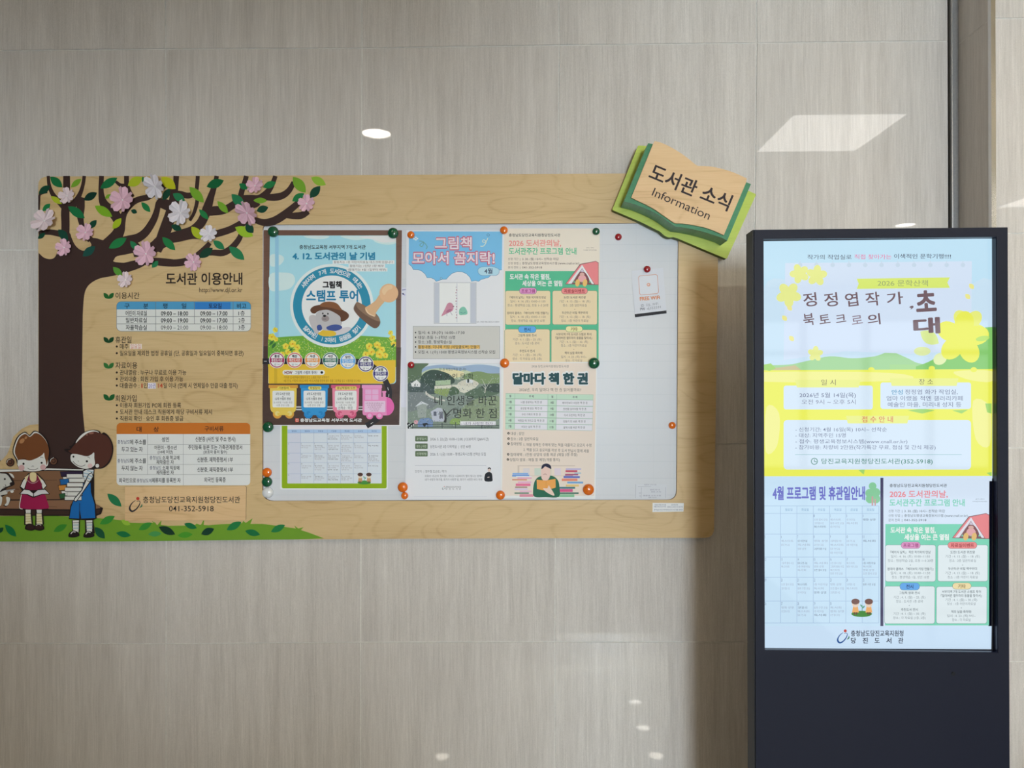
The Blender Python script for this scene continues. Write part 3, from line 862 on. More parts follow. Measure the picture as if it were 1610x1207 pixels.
for x, y in ((165, 1145), (315, 1148)):
    bo.blob([(x-55, y+15), (x-40, y-22), (x, y-40), (x+42, y-24), (x+56, y+10), (x+20, y+26), (x-30, y+28)], OUTL, 4)
    bo.line([(x-30, y-6), (x-10, y-28), (x+18, y-24)], 8, WHT, 3)
bo.build('boy_picture', board)

do = Ink(BF+0.0036, 'print').crop(0, 660, 6.353)
do.blob([(-180, 560), (-90, 520), (20, 524), (80, 530), (128, 590), (146, 640), (120, 660), (60, 690), (70, 760), (110, 790), (70, 862), (30, 850), (20, 800), (-20, 860), (-160, 860), (-220, 700)], OUTL, 4)
do.blob([(-170, 570), (-90, 530), (20, 534), (70, 545), (110, 600), (118, 640), (60, 670), (20, 690), (0, 720), (60, 700), (70, 740), (0, 760), (-20, 850), (-150, 850), (-210, 700)], (208, 206, 200), 4)
do.blob([(90, 530), (128, 545), (142, 580), (120, 570)], (222, 220, 214), 4)
do.circ(120, 638, 24, OUTL, 18); do.circ(48, 590, 10, OUTL); do.circ(120, 712, 17, (222, 220, 214))
do.line([(50, 645), (60, 668), (30, 672)], 5, OUTL, 3)
do.poly([(60, 700), (150, 690), (150, 696), (62, 720)], (170, 168, 166))
do.blob([(20, 770), (60, 750), (75, 770), (60, 830), (30, 850), (14, 820)], (146, 112, 78), 4)
do.blob([(62, 770), (100, 780), (90, 830), (70, 856), (46, 850), (66, 820)], (222, 220, 214), 4); do.blob([(-20, 770), (20, 770), (14, 840), (0, 858), (-16, 852)], (222, 220, 214), 4)
do.build('dog_picture', board)

# headings and lists printed straight on the wood
le = Ink(BF+0.0001, 'print').crop(150, 420, 6.035)
le.T('도서관 이용안내', 668, 110, 1395, 112, INKB, .022)
le.T('http://www.djl.or.kr', 985, 213, 1395, 56, INKB, .004)
le.build('heading_lettering', board)
def sprout(x, y, c):
    le.leaf(x, y-28, x+48, y+28, c, .55); le.leaf(x+96, y-28, x+48, y+28, c, .55)
for y, t, xe, c in ((270, '이용시간', 418, (30, 96, 40)), (688, '휴관일', 342, (20, 70, 36)), (932, '자료이용', 397, (48, 112, 52))):
    if y in (270, 688): le = Ink(BF+0.0001, 'print').crop(150, 420, 6.035)
    sprout(78, y+2, c); le.T(t, 190, y, xe, 62, INKB, .01)
    if y == 270: le.build('hours_lettering', board)
for y, t, xe in ((752, '매주', 315), (815, '일요일을 제외한 법정 공휴일 (단, 공휴일과 일요일이 중복되면 휴관)', 1405), (998, '관내열람 : 누구나 무료로 이용 가능', 862), (1060, '관외대출 : 회원 가입 후 이용 가능', 832)):
    le.circ(203, y, 10, INKB); le.T(t, 232, y, xe, 50, INKB, .012)
le.circ(203, 1122, 10, INKB)
le.T('대출권수 :', 232, 1122, 418, 50, INKB, .012); le.T('1', 436, 1122, 448, 52, (196, 60, 30), .02); le.T('인', 458, 1122, 495, 50, INKB, .012)
le.rect(498, 1096, 574, 1152, (232, 228, 236)); le.T('20권', 503, 1124, 570, 48, (150, 130, 180), .005)
le.T('14', 594, 1122, 638, 52, (196, 60, 30), .02); le.T('일 이내 (연체 시 연체일수 만큼 대출 정지)', 646, 1122, 1350, 50, INKB, .012)
le.rect(328, 728, 440, 774, (240, 226, 218)); le.T('일요일', 334, 752, 432, 44, (214, 120, 96), .0)
le.build('rules_lettering', board)
le = Ink(BF+0.0001, 'print').crop(150, 610, 5.485)
sprout(70, 80, (24, 92, 44)); le.T('회원가입', 172, 88, 355, 56, INKB, .01)
for y, t, xe in ((148, '이용자 회원가입 PC에 회원 등록', 738), (205, '도서관 안내 데스크 직원에게 해당 구비서류 제시', 1005), (262, '직원의 확인 · 승인 후 회원증 발급', 758)):
    le.circ(185, y, 9, INKB); le.T(t, 212, y, xe, 45, INKB, .012)
le.build('membership_lettering', board)

tb = Ink(BF+0.0001, 'print').crop(150, 420, 6.035)
tb.frame(203, 327, 1473, 605, (70, 110, 140), (226, 226, 222), 42, 3)
tb.head(203, 327, 1473, 400, 42, (82, 158, 202))
tb.rect(945, 333, 1282, 400, (52, 128, 202))
for x in (572, 938, 1307): tb.rect(x-2, 328, x+2, 604 if x != 938 else 535, (120, 122, 122))
for y in (467, 537): tb.rect(205, y-2, 1472, y+2, (120, 122, 122))
for t, a, b, y in (('구', 275, 325, 367), ('분', 455, 500, 367), ('평', 640, 684, 367), ('일', 818, 862, 367), ('토요일', 1074, 1197, 367), ('비고', 1343, 1432, 367), ('어린이 자료실', 285, 488, 437), ('일반자료실', 288, 488, 503), ('자율학습실', 288, 488, 572)):
    tb.T(t, a, y, b, 48, BLK, .014)
for y, a, b in ((437, '09:00 – 18:00', '09:00 – 17:00'), (503, '09:00 – 19:00', '09:00 – 17:00'), (570, '09:00 – 21:00', '09:00 – 18:00')):
    k = .018 if y < 560 else 0
    tb.T(a, 622, y, 880, 52, BLK, k); tb.T(b, 995, y, 1253, 52, BLK, k)
for y, t in ((437, '1층'), (503, '2층'), (570, '3층')): tb.T(t, 1358, y, 1418, 46, BLK, .006)
tb.build('hours_table', board)

td = Ink(BF+0.0001, 'print').crop(150, 610, 5.485)
td.rect(183, 300, 1335, 838, (228, 228, 226), 34)
td.head(183, 300, 1335, 396, 34, (204, 116, 40))
for x, a, b in ((450, 396, 745), (758, 396, 838)): td.rect(x-1.5, a, x+1.5, b, (160, 160, 160))
for y, a in ((485, 450), (572, 183), (658, 450), (745, 183)): td.rect(a, y-1.5, 1335, y+1.5, (160, 160, 160))
for t, a, b, y, h in (('대', 355, 398, 355, 44), ('상', 502, 547, 355, 44), ('구비서류', 942, 1105, 350, 44), ('성인', 572, 636, 443, 42), ('신분증 (사진 및 주소 명시)', 862, 1208, 440, 42),
    ('어린이 · 청소년', 508, 700, 512, 36), ('(14세 미만)', 538, 668, 550, 30), ('주민등록 등본 또는 가족관계증명서', 800, 1266, 510, 40), ('(보호자 동의 필수)', 932, 1135, 550, 30),
    ('소재 학교에', 578, 724, 600, 36), ('재학중인 자', 526, 676, 638, 36), ('소재 직장에', 578, 724, 688, 36), ('재직중인 자', 526, 676, 727, 36), ('신분증, 재학증명서 1부', 878, 1186, 617, 42), ('신분증, 재직증명서 1부', 878, 1186, 703, 42),
    ('에 주소를', 297, 437, 465, 42), ('두고 있는 자', 225, 408, 528, 42), ('에 주소를', 297, 437, 627, 42), ('두지 않는 자', 225, 408, 690, 42), ('외국인으로', 203, 350, 795, 40), ('체류지를 등록한 자', 487, 735, 795, 40), ('외국인 등록증', 938, 1123, 790, 42)):
    td.T(t, a, y, b, h, BLK, .014)
for a, b, y in ((190, 297, 465), (190, 297, 627), (468, 570, 600), (468, 570, 688), (357, 484, 797)):
    td.T('충청남도' if b != 484 else '충청남도에', a, y, b, 34, (66, 72, 104), .004)
td.build('documents_table', board)

# small wooden name plate glued on the board
np_ = slab('name_plate', [(150+x/5.485, 610+y/5.485) for x, y in quad_round([(255, 850), (1300, 842), (1297, 1136), (255, 1144)], [4, 20, 4, 4])], BF, BF+0.003, M['birch_page'], board, M['birch_edge'])
pl = Ink(BF+0.0031, 'print').crop(150, 610, 5.485)
def logo(s, x, y, k, c=(28, 26, 40)):
    P = lambda q: [(x+a*k, y+b*k, w*k) for a, b, w in q]
    s.strokes([P([(52, 28, 4), (22, 52, 8), (4, 84, 12), (6, 108, 16), (26, 122, 14), (58, 104, 11), (84, 70, 9), (92, 44, 6), (84, 32, 5), (62, 36, 4)])], None, c, 4)
    s.circ(x+73*k, y+12*k, 14*k, (196, 60, 46)); s.strokes([P([(108, 58, 3), (106, 76, 12), (88, 92, 4)])], None, (60, 120, 90), 3)
logo(pl, 293, 940, 1.0)
pl.T('충청남도당진교육지원청당진도서관', 410, 962, 1248, 56, BLK, .008)
pl.T('041-352-5918', 635, 1037, 1020, 60, BLK, .004)
pl.build('plate_lettering', np_)

# ================================================================== whiteboard in the cut-out
wbq = quad_round([(413.2, 353.2), (1066.8, 350.5), (1063.8, 785.6), (412.8, 787.3)], [7, 7, 15, 17])
WB = 0.0125
whiteboard = slab('whiteboard', wbq, BD, WB, M['wboard'])
tag(whiteboard, 'white magnetic board set into the plywood panel, covered with posters', 'whiteboard')

# ================================================================== posters on the whiteboard
PD = [WB+0.0012, WB+0.0030, WB+0.0052, WB+0.0075]   # sheets that overlap lie one in front of the other

# --- April calendar in the green frame, half behind the stamp tour poster
def kids(s, x, y, k, hair=(74, 48, 42), cloth=(196, 150, 110)):
    s.circ(x+62*k, y+92*k, 60*k, (70, 140, 60), 18*k)
    for q in (0, 1):
        cx = x+(26+q*78)*k
        s.poly([(cx-14*k, y+50*k), (cx+14*k, y+50*k), (cx+20*k, y+84*k), (cx-20*k, y+84*k)], cloth)
        s.circ(cx, y+34*k, 20*k, (236, 212, 192)); s.circ(cx, y+20*k, 24*k, hair, 17*k)
        s.rect(cx-10*k, y+82*k, cx-2*k, y+96*k, (110, 70, 60)); s.rect(cx+2*k, y+82*k, cx+10*k, y+96*k, (110, 70, 60))
    s.line([(x+64*k, y+74*k), (x+66*k, y+40*k)], 3*k, (80, 150, 120)); s.leaf(x+66*k, y+60*k, x+80*k, y+44*k, (90, 160, 130)); s.leaf(x+65*k, y+52*k, x+54*k, y+36*k, (90, 160, 130))
EV = {(0, 3): 3, (0, 4): 3, (0, 5): 2, (0, 6): 1, (1, 1): 2, (1, 2): 3, (1, 3): 3, (1, 4): 4, (1, 5): 2, (1, 6): 1, (2, 1): 2, (2, 2): 3, (2, 3): 3, (2, 4): 4, (2, 5): 2, (2, 6): 4,
      (3, 1): 2, (3, 2): 3, (3, 3): 3, (3, 4): 3, (3, 5): 2, (3, 6): 1, (4, 1): 2, (4, 2): 3, (4, 3): 3, (4, 4): 3}
EVT = ['그림책 활동 수업', '1층 어린이실', '오전 열시 모임', '동화 구연 교실', '영화 상영', '북스타트', '독서회']
def month(s, X, Y, yh, ink, faint, num, th):
    days = {(0, 3+i): 1+i for i in range(4)}
    d = 5
    for r in range(1, 5):
        for c in range(7):
            if d <= 30: days[(r, c)] = d; d += 1
    for (r, c), n in days.items():
        h = Y[r+1]-Y[r]; w = X[c+1]-X[c]
        s.T(str(n), X[c]+w*.03, Y[r]+h*.11, X[c]+w*(.07 if n < 10 else .12), h*.17, num, .0)
        k = EV.get((r, c), 0)
        for i in range(k):
            t = EVT[(r*2+c*3+i*5) % 7]
            dark = (c == 3 and i == 2) or (c in (2, 6) and i == 0)
            s.T(t, X[c]+w*.04, Y[r]+h*(.30+.17*i), X[c]+w*(.55+.4*((r*5+c*3+i*7) % 5)/5), th, ink if dark else faint, 0)
ca = Ink(PD[0], 'paper').crop(400, 650, 5.746)
ca.sheet(rrect(232, -60, 1206, 686, 14), (226, 228, 234))
ca.rect(247, -55, 1195, 675, (142, 172, 18), 16)
ca.rect(298, -52, 1150, 631, (212, 218, 236), 6)
ca.rect(300, 112, 1146, 142, (226, 220, 240)); ca.rect(300, 143, 1142, 174, (170, 196, 232))
X, Y = [300, 417, 537, 657, 777, 895, 1020, 1142], [175, 262, 357, 442, 544, 628]
ca.rect(301, 176, 416, 628, (206, 208, 222))
for x in X[1:-1]: ca.rect(x-1, 143, x+1, 629, (140, 160, 196))
for y in Y[:-1]: ca.rect(300, y-1, 1142, y+1, (140, 160, 196))
for i, t in enumerate(('일요일', '월요일', '화요일', '수요일', '목요일', '금요일', '토요일')): ca.C(t, (X[i]+X[i+1])/2, 158, 16, (64, 80, 140))
month(ca, X, Y, 158, (70, 70, 84), (150, 146, 156), (80, 80, 100), 12)
kids(ca, 930, 530, 1.0)
tag(ca.build('calendar_poster'), 'April calendar sheet in a bright green border, tucked under the stamp tour poster', 'poster', 'posters on the whiteboard')

# --- stamp tour poster
s = Ink(PD[2], 'gloss').crop(400, 340, 5.4875)
s.sheet([(74, 116), (1273, 120), (1262, 1808), (66, 1805)], (228, 226, 228))
BR = wood_material('printed_brown_planks', lin3((112, 80, 66)), lin3((120, 88, 74)), lin3((84, 58, 48)), 3, 50)
BR2 = wood_material('printed_dark_planks', lin3((76, 54, 48)), lin3((84, 62, 54)), lin3((56, 40, 36)), 3, 50)
s.poly([(78, 118), (1273, 120), (1262, 1150), (76, 1140)], BR)
s.poly([(76, 1120), (1265, 1130), (1250, 1800), (70, 1800)], BR2)
SKY = (166, 214, 236)
s.clip = (116, 165, 1222, 1446)
s.poly(quad_round([(133, 165), (1222, 165), (1222, 1445), (118, 1440)], [4, 26, 34, 6]), SKY)
CL = (206, 226, 238)
for q in ([(135, 340), (180, 325), (240, 340), (255, 375), (220, 420), (170, 435), (135, 420)], [(135, 500), (250, 485), (330, 500), (350, 560), (310, 620), (230, 640), (135, 635)],
          [(740, 170), (900, 168), (1215, 168), (1222, 230), (1140, 245), (1050, 225), (1000, 195), (860, 205)], [(430, 168), (640, 168), (600, 195), (480, 190)]):
    s.blob(q, CL, 4)
s.blob([(900, 175), (1090, 170), (1216, 172), (1218, 215), (1110, 226), (1040, 205)], (226, 232, 240), 4)
s.rect(178, 168, 210, 1438, (148, 196, 222))
s.poly([(116, 1065)]+[(x, 1035-28*sin(pi*(x-120)/1100)**.7+18) for x in range(160, 1200, 60)]+[(1222, 1060), (1222, 1300), (116, 1300)], (112, 168, 62))
rnd = random.Random(3)
s.many([[(x-4, y), (x, y-4), (x+4, y), (x, y+4)] for x, y in ((rnd.uniform(120, 1216), rnd.uniform(1055, 1260)) for _ in range(420))], (206, 212, 96))
s.many([[(x-3, y), (x, y-3), (x+3, y), (x, y+3)] for x, y in ((rnd.uniform(120, 1216), rnd.uniform(1055, 1260)) for _ in range(160))], (236, 234, 210))
for bx, by, k in ((180, 980, 22), (150, 1040, 30), (185, 1060, 20), (270, 1120, 26), (330, 1100, 30), (370, 1130, 26), (290, 1170, 26), (360, 1180, 30), (240, 1190, 24), (1175, 1005, 20), (1190, 1050, 26), (1200, 1100, 24), (990, 1120, 28), (1060, 1110, 30), (1100, 1150, 28), (1010, 1170, 30), (1080, 1190, 34), (960, 1190, 26), (1130, 1200, 24)):
    for i in range(5):
        a = radians(72*i+bx)
        s.circ(bx+k*.55*cos(a), by+k*.55*sin(a), k*.55, (238, 200, 60) if i % 2 else (246, 214, 84), n=12)
    s.circ(bx, by, k*.25, (214, 150, 40), n=10)
for a in ((130, 1110, 165, 1070), (150, 1140, 185, 1090), (1180, 1130, 1215, 1100), (300, 1160, 330, 1140), (1030, 1150, 1050, 1130)): s.leaf(*a, (60, 110, 60))
s.T('충청남도교육청 서부지역 7개 도서관', 388, 265, 960, 36, (40, 48, 60), .02)
s.T('4. 12. 도서관의 날 기념', 328, 343, 1040, 62, (36, 128, 166), .035)
s.clip = None
# ring, its lettering and the strips pasted on
s.circ(668, 770, 360, (220, 232, 242), n=72); s.circ(668, 770, 335, (46, 138, 170), n=72); s.circ(668, 770, 260, (232, 236, 242), n=64)
s.arc('서부지역 7개 도서관으로 떠나는', 668, 770, 298, 148, 31, 44, (238, 244, 246), .02)
s.arc('잃어버린 12마리 동물을 찾기', 668, 770, 298, 218, 322, 44, (238, 244, 246), .02, True)
for x0, y, x1, t in ((675, 395, 1208, '활동지는 1층 어린이자료실 데스크에 있습니다'), (812, 428, 1128, '활동지는 1인당 1장 배부'), (796, 460, 1148, '(활동지는 4월 1일부터 배부)')):
    s.rect(x0, y-16, x1, y+15, (228, 234, 240)); s.T(t, x0+10, y, x1-12, 22, (90, 92, 100), .0)
s.T('그림책', 588, 590, 752, 58, (34, 30, 34), .04)
s.T('스탬프 투어', 447, 686, 895, 94, (34, 124, 166), .03)
# a bear in a straw hat
s.blob([(470, 880), (490, 852), (530, 860), (545, 930), (560, 1000), (530, 1010), (490, 950)], (190, 184, 186), 4)
s.blob([(700, 980), (800, 955), (835, 970), (780, 1010), (690, 1030), (640, 1035)], (206, 200, 204), 4)
s.blob([(560, 1000), (620, 970), (700, 1000), (690, 1030), (600, 1035), (550, 1015)], (222, 184, 60), 4)
s.blob([(540, 830), (640, 800), (740, 850), (755, 920), (720, 970), (640, 985), (570, 970), (532, 900)], (186, 182, 184), 5)
s.blob([(640, 945), (700, 932), (750, 945), (752, 968), (700, 988), (640, 980), (620, 962)], (66, 84, 146), 4); s.blob([(540, 945), (570, 935), (585, 965), (570, 985), (545, 980)], (66, 84, 146), 4)
s.blob([(484, 800), (520, 772), (600, 762), (700, 780), (800, 830), (814, 868), (780, 900), (745, 905), (735, 860), (640, 808), (560, 815), (520, 838), (490, 828)], (98, 64, 46), 4)
s.blob([(566, 775), (590, 744), (650, 735), (710, 750), (745, 790), (752, 812), (660, 790)], (132, 86, 56), 4)
s.circ(612, 882, 33, (152, 140, 140), 27); s.circ(605, 858, 14, (28, 26, 28), 10); s.circ(590, 838, 6, (28, 26, 28), 9); s.circ(634, 840, 6, (28, 26, 28), 9)
s.line([(592, 886), (620, 886)], 4, (60, 50, 52))
# wooden stamp
s.blob([(856, 795), (878, 745), (900, 742), (985, 790), (1060, 850), (1086, 905), (1075, 945), (1045, 965), (1005, 950), (930, 890), (880, 840)], (110, 84, 70), 4)
s.blob([(880, 748), (905, 745), (990, 795), (1060, 855), (1085, 905), (1040, 895), (960, 850), (890, 790)], (140, 112, 92), 4)
s.blob([(955, 790), (975, 775), (1040, 730), (1075, 680), (1110, 660), (1130, 720), (1085, 780), (1050, 830), (1040, 865), (1000, 850), (965, 825)], (212, 172, 132), 4)
s.strokes([[(962, 800, 8), (985, 838, 10), (1035, 862, 8)]], None, (226, 196, 164), 3)
s.circ(1160, 662, 81, (222, 178, 138), n=36); s.blob([(1100, 640), (1130, 600), (1180, 592), (1190, 620), (1150, 640), (1120, 680)], (232, 194, 156), 4)
# lower part: road, badges, trains
s.crop(400, 500, 6.704)
YL = (226, 186, 56)
s.poly(quad_round([(146, 480), (1488, 440), (1486, 690), (148, 690)], [2, 2, 50, 8]), YL)
s.rect(208, 482, 240, 688, (208, 170, 52))
s.strokes([[(80, 454, 60), (500, 455, 60), (900, 458, 60), (1100, 460, 60), (1230, 500, 58), (1330, 585, 56), (1390, 680, 60), (1420, 780, 62), (1400, 900, 62), (1340, 1010, 60), (1270, 1080, 60), (1180, 1135, 60)]], None, (42, 40, 46), 5)
s.strokes([[(100, 454), (130, 454)], [(1405, 730), (1412, 760)], [(1418, 800), (1416, 830)], [(1300, 1060), (1320, 1035)], [(1225, 1115), (1250, 1098)]], 5, (226, 226, 230), 0)
for (x, y), c, t, u in zip(((237, 443), (424, 443), (612, 443), (800, 443), (985, 452), (1173, 484), (1330, 585)), ((164, 40, 88), (206, 90, 72), (226, 150, 72), (30, 104, 84), (96, 166, 222), (62, 52, 120), (62, 52, 120)), ('홍성', '예산', '서산', '서산', '당진', '보령', '보령'), ('홍성도서관', '예산도서관', '해미도서관', '서부평생교육원', '당진도서관', '보령도서관', '웅천도서관')):
    s.circ(x, y, 84, (232, 226, 228)); s.circ(x, y, 78, c); s.circ(x, y, 68, (230, 228, 230))
    s.rect(x-72, y-20, x+72, y+20, c); s.C(t, x, y-42, 30, BLK, .03); s.T(u, x-58, y, x+58, 32, (244, 240, 240), .02); s.T('☎ 041', x-32, y+44, x+32, 20, (130, 126, 130))
s.rect(297, 547, 742, 598, (232, 230, 226), 24)
s.T('HOW', 318, 572, 400, 42, (130, 50, 50), .03); s.T('그림책 스탬프 투어?', 426, 573, 662, 36, BLK, .01); s.circ(710, 572, 14, BLK)
s.T('· 가까운 도서관에서 활동지 받고 스탬프 미션 시작하기', 300, 625, 785, 28, (150, 100, 30)); s.T('· 4월 한 달, 7개관의 충남교육청 7개 도서관을 방문해 열두 동물 그림책을 읽고 스탬프를 모으세요', 300, 660, 1120, 28, (150, 100, 30))
s.rect(440, 930, 1140, 970, (210, 208, 210)); s.rect(440, 942, 1140, 956, (60, 44, 40))
for x, c, c2, pc, t, l1, l2 in ((150, (226, 196, 88), (214, 154, 66), (236, 204, 88), '기본참여', '3개 도서관 방문', '12개 스탬프 완성'), (478, (56, 148, 208), (40, 132, 196), (240, 214, 110), '특별참여', '4개 도서관 방문', '12개 스탬프 완성'), (808, (228, 132, 160), (206, 88, 124), (240, 206, 110), '충남책벌레 도전', '7개 도서관 방문', '12개 스탬프 완성')):
    w = 308
    for k in (92, 220): s.circ(x+k, 1010, 48, c2)
    s.poly(quad_round([(x+12, 720), (x+w-12, 720), (x+w-18, 1000), (x+18, 1000)], [4, 4, 60, 60]), c)
    s.rect(x, 703, x+w, 737, c2, 6)
    for k in (92, 220): s.circ(x+k, 1003, 32, c); s.circ(x+k, 1003, 24, (238, 210, 140) if x < 300 else c2)
    s.rect(x+92, 998, x+220, 1022, c)
    s.rect(x+(90 if x < 800 else 46), 718, x+(228 if x < 800 else 270), 755, pc, 17); s.C(t, x+w/2+4, 736, 28, (120, 84, 40), .01)
    s.rect(x+40, 765, x+w-38, 940, (232, 230, 228), 14)
    s.C(l1, x+w/2-4, 798, 30, BLK, .01, mx=150); s.circ(x+w/2-4, 825, 5, BLK); s.C(l2, x+w/2-4, 850, 30, BLK, .01, mx=164)
    s.C('도서관별 기념품 증정', x+w/2-4, 888, 22, (130, 124, 124)); s.C('12종 완성 선물', x+w/2-4, 918, 22, (130, 124, 124))
s.rect(870, 925, 1075, 968, (236, 232, 234)); s.T('선착순 · 마감', 884, 946, 1034, 32, BLK, .0)
PK = (232, 140, 190)
s.poly(quad_round([(1140, 710), (1340, 710), (1340, 830), (1400, 828), (1474, 900), (1470, 980), (1420, 1026), (1140, 1024)], [4, 4, 2, 30, 50, 40, 30, 26]), PK)
s.poly(quad_round([(1394, 832), (1430, 836), (1476, 905), (1470, 980), (1420, 1024), (1394, 1024)], [2, 30, 40, 40, 20, 2]), (222, 100, 170))
s.rect(1132, 703, 1345, 738, (236, 152, 198), 6); s.rect(1352, 775, 1384, 835, PK); s.rect(1346, 768, 1390, 786, PK, 6)
for x, y in ((1168, 752), (1242, 752), (1168, 810), (1242, 810)): s.rect(x, y, x+64, y+50, (240, 176, 212), 4)
s.rect(1160, 872, 1380, 990, (240, 196, 220), 8)
for k, w in enumerate((180, 190, 150, 130, 90)): s.C('소식 게시판 안내문을 읽어주세요'[:14-k*2], 1265, 897+k*20, 17, (150, 80, 120))
for x in (1215, 1318): s.circ(x, 1030, 36, (236, 120, 178)); s.circ(x, 1026, 22, (246, 170, 206))
s.rect(430, 1056, 468, 1094, (220, 70, 50)); s.rect(436, 1062, 462, 1088, (240, 220, 210)); s.circ(449, 1075, 9, (200, 70, 50))
s.T('충청남도교육청 서부지역 도서관', 483, 1075, 1133, 36, (236, 234, 232), .03)
tag(s.build('stamp_tour_poster'), 'brown bordered poster with a blue stamp ring, a bear and a toy train', 'poster', 'posters on the whiteboard')

# --- white sheet peeking out between the stamp tour poster and the blue poster
s = Ink(PD[0], 'paper')
s.sheet([(630.5, 452), (642, 452), (641, 640), (630, 640)], (214, 214, 226))
s.line([(632, 456), (638, 455)], 1.2, (120, 120, 170)); s.line([(632, 461), (637, 464)], 1.6, (150, 150, 200)); s.circ(634, 462, 1.2, (60, 60, 90)); s.rect(640.4, 454, 641, 638, (180, 180, 200))
tag(s.build('paper_sheet'), 'narrow strip of a white sheet showing between the stamp tour and the blue poster', 'paper')

# --- picture book workshop poster
s = Ink(PD[1], 'paper').crop(625, 350, 7.1)
s.sheet([(100, 82), (1190, 88), (1178, 1640), (96, 1640)], (222, 222, 232))
BL, LN = (120, 186, 232), (86, 128, 172)
sc = [(128, 96), (1172, 98), (1164, 525), (1120, 530), (1060, 570), (1010, 615), (985, 618), (930, 635), (905, 655), (870, 646), (825, 655), (810, 610), (770, 570), (720, 548), (670, 545), (610, 565), (570, 600), (545, 630), (500, 632), (460, 645), (432, 655), (410, 630), (375, 615), (330, 615), (310, 575), (270, 540), (230, 524), (175, 522), (160, 490), (124, 460)]
s.poly(sc, BL); s.strokes([sc[2:]], 5, LN, 0)
for t, x0, y, x1 in (('그림책', 418, 230, 828), ('모아서 꼼지락!', 165, 395, 1085)):
    h = 130
    s.T(t, x0-4, y, x1+4, h+12, (196, 112, 136), .062); s.T(t, x0, y, x1, h, (248, 212, 220), .022)
for q in ([(240, 205, 8), (290, 215, 8), (275, 265, 8), (248, 250, 8), (290, 220, 8), (330, 265, 8), (318, 295, 8)],): s.strokes([q], None, (110, 160, 160), 4)
s.strokes([[(925, 262, 8), (960, 260, 8), (990, 215, 8), (960, 190, 8), (950, 215, 8), (985, 215, 8), (1010, 170, 8)]], None, (222, 226, 210), 4)
s.circ(1012, 137, 16, LN); s.circ(1012, 137, 11, BL); s.circ(487, 620, 13, LN); s.circ(487, 620, 9, (150, 200, 234))
for x, y in ((205, 165), (185, 180), (222, 178), (205, 190)): s.circ(x, y, 9, (220, 226, 236))
cl = [(900, 560), (898, 520), (930, 495), (990, 490), (1050, 488), (1100, 500), (1136, 525), (1130, 570), (1090, 592), (1030, 588), (970, 592), (925, 585)]
s.blob(cl, LN, 3); s.blob([(1016+(x-1016)*.97, 540+(y-540)*.93) for x, y in cl], (178, 212, 240), 3); s.T('4월', 970, 540, 1060, 60, (60, 72, 100), .02)
s.frame(410, 670, 876, 1122, (120, 124, 140), (232, 232, 236), 0, 3); s.rect(413, 673, 468, 1119, (190, 194, 206)); s.rect(812, 673, 873, 1119, (190, 194, 206)); s.rect(660, 675, 668, 1110, (198, 200, 210))
for i in range(12): s.circ(656+4*sin(i*2), 720+i*31, 7, (170, 110, 130) if i % 3 else (190, 180, 190), n=8)
s.blob([(490, 1040), (530, 960), (560, 900), (600, 895), (625, 930), (615, 980), (560, 1010), (520, 1030)], (196, 136, 156), 4); s.leaf(540, 1000, 610, 965, (170, 106, 134), .4); s.poly([(618, 928), (638, 932), (618, 942)], (90, 70, 80)); s.strokes([[(550, 1008), (552, 1040)], [(590, 995), (612, 1032)]], 5, (150, 140, 160), 0)
s.blob([(690, 1025), (690, 970), (720, 940), (750, 942), (775, 980), (778, 1020), (735, 1028)], (130, 190, 170), 4); s.strokes([[(692, 965, 4), (712, 972, 4)], [(700, 1000, 6), (735, 1010, 6), (765, 995, 5)]], None, (90, 150, 140), 3)
s.T('일시, 신청은 평생교육정보시스템에서', 885, 1107, 1135, 18, (110, 110, 124))
s.crop(625, 500, 6.706)
s.frame(166, 86, 1076, 427, (120, 122, 126), (200, 198, 194), 0, 3)
GY = (52, 50, 54)
for y, t, x1 in ((152, '일시: 4. 29.(수) 16:00~17:30', 708), (203, '대상: 초등 1~3학년 15명', 606), (252, '장소: 3층, 평생학습1실', 570), (303, '활동내용: 미니북 키링 (네잎클로버) 만들기', 865), (357, '모집: 4. 1.(수) 10:00 평생교육정보시스템 선착순 모집', 1028)):
    if y == 303: s.rect(217, 284, 868, 322, (232, 186, 100))
    s.circ(190, y, 8, GY); s.T(t, 217, y, x1, 36, GY, .008)
tag(s.build('workshop_poster'), 'white poster with a sky blue cloud top and pink bubble heading, above the landscape picture', 'poster', 'posters on the whiteboard')

# --- humanities lecture poster: a plain landscape above the text
s = Ink(PD[2], 'paper').crop(625, 500, 6.706)
s.sheet([(98, 452), (1102, 458), (1108, 1910), (80, 1914)], (222, 222, 234))
P = lambda q, c, n=3: s.blob(q, c, n)
s.clip = (107, 476, 1077, 1167)
s.poly([(108, 475), (1080, 480), (1075, 1168), (106, 1166)], (132, 146, 134))
s.poly([(108, 476), (1080, 481), (1078, 560), (108, 560)], (214, 220, 236))
P([(260, 530), (360, 500), (520, 490), (640, 510), (760, 495), (900, 490), (1078, 520), (1078, 580), (260, 590)], (150, 172, 200))
P([(240, 590), (330, 540), (480, 530), (640, 560), (700, 545), (800, 580), (800, 640), (240, 640)], (190, 200, 170)); P([(420, 560), (560, 540), (700, 570), (660, 620), (500, 620)], (222, 212, 170))
P([(700, 600), (840, 560), (950, 580), (1076, 600), (1076, 680), (860, 690), (720, 660)], (128, 150, 106))
P([(109, 490), (200, 476), (330, 480), (260, 540), (250, 620), (180, 660), (109, 680)], (96, 116, 92)); P([(240, 640), (280, 580), (360, 545), (450, 555), (560, 600), (600, 680), (420, 740), (330, 760), (250, 720)], (66, 84, 76))
P([(111, 690), (180, 660), (300, 700), (390, 760), (390, 800), (111, 780)], (78, 92, 92))
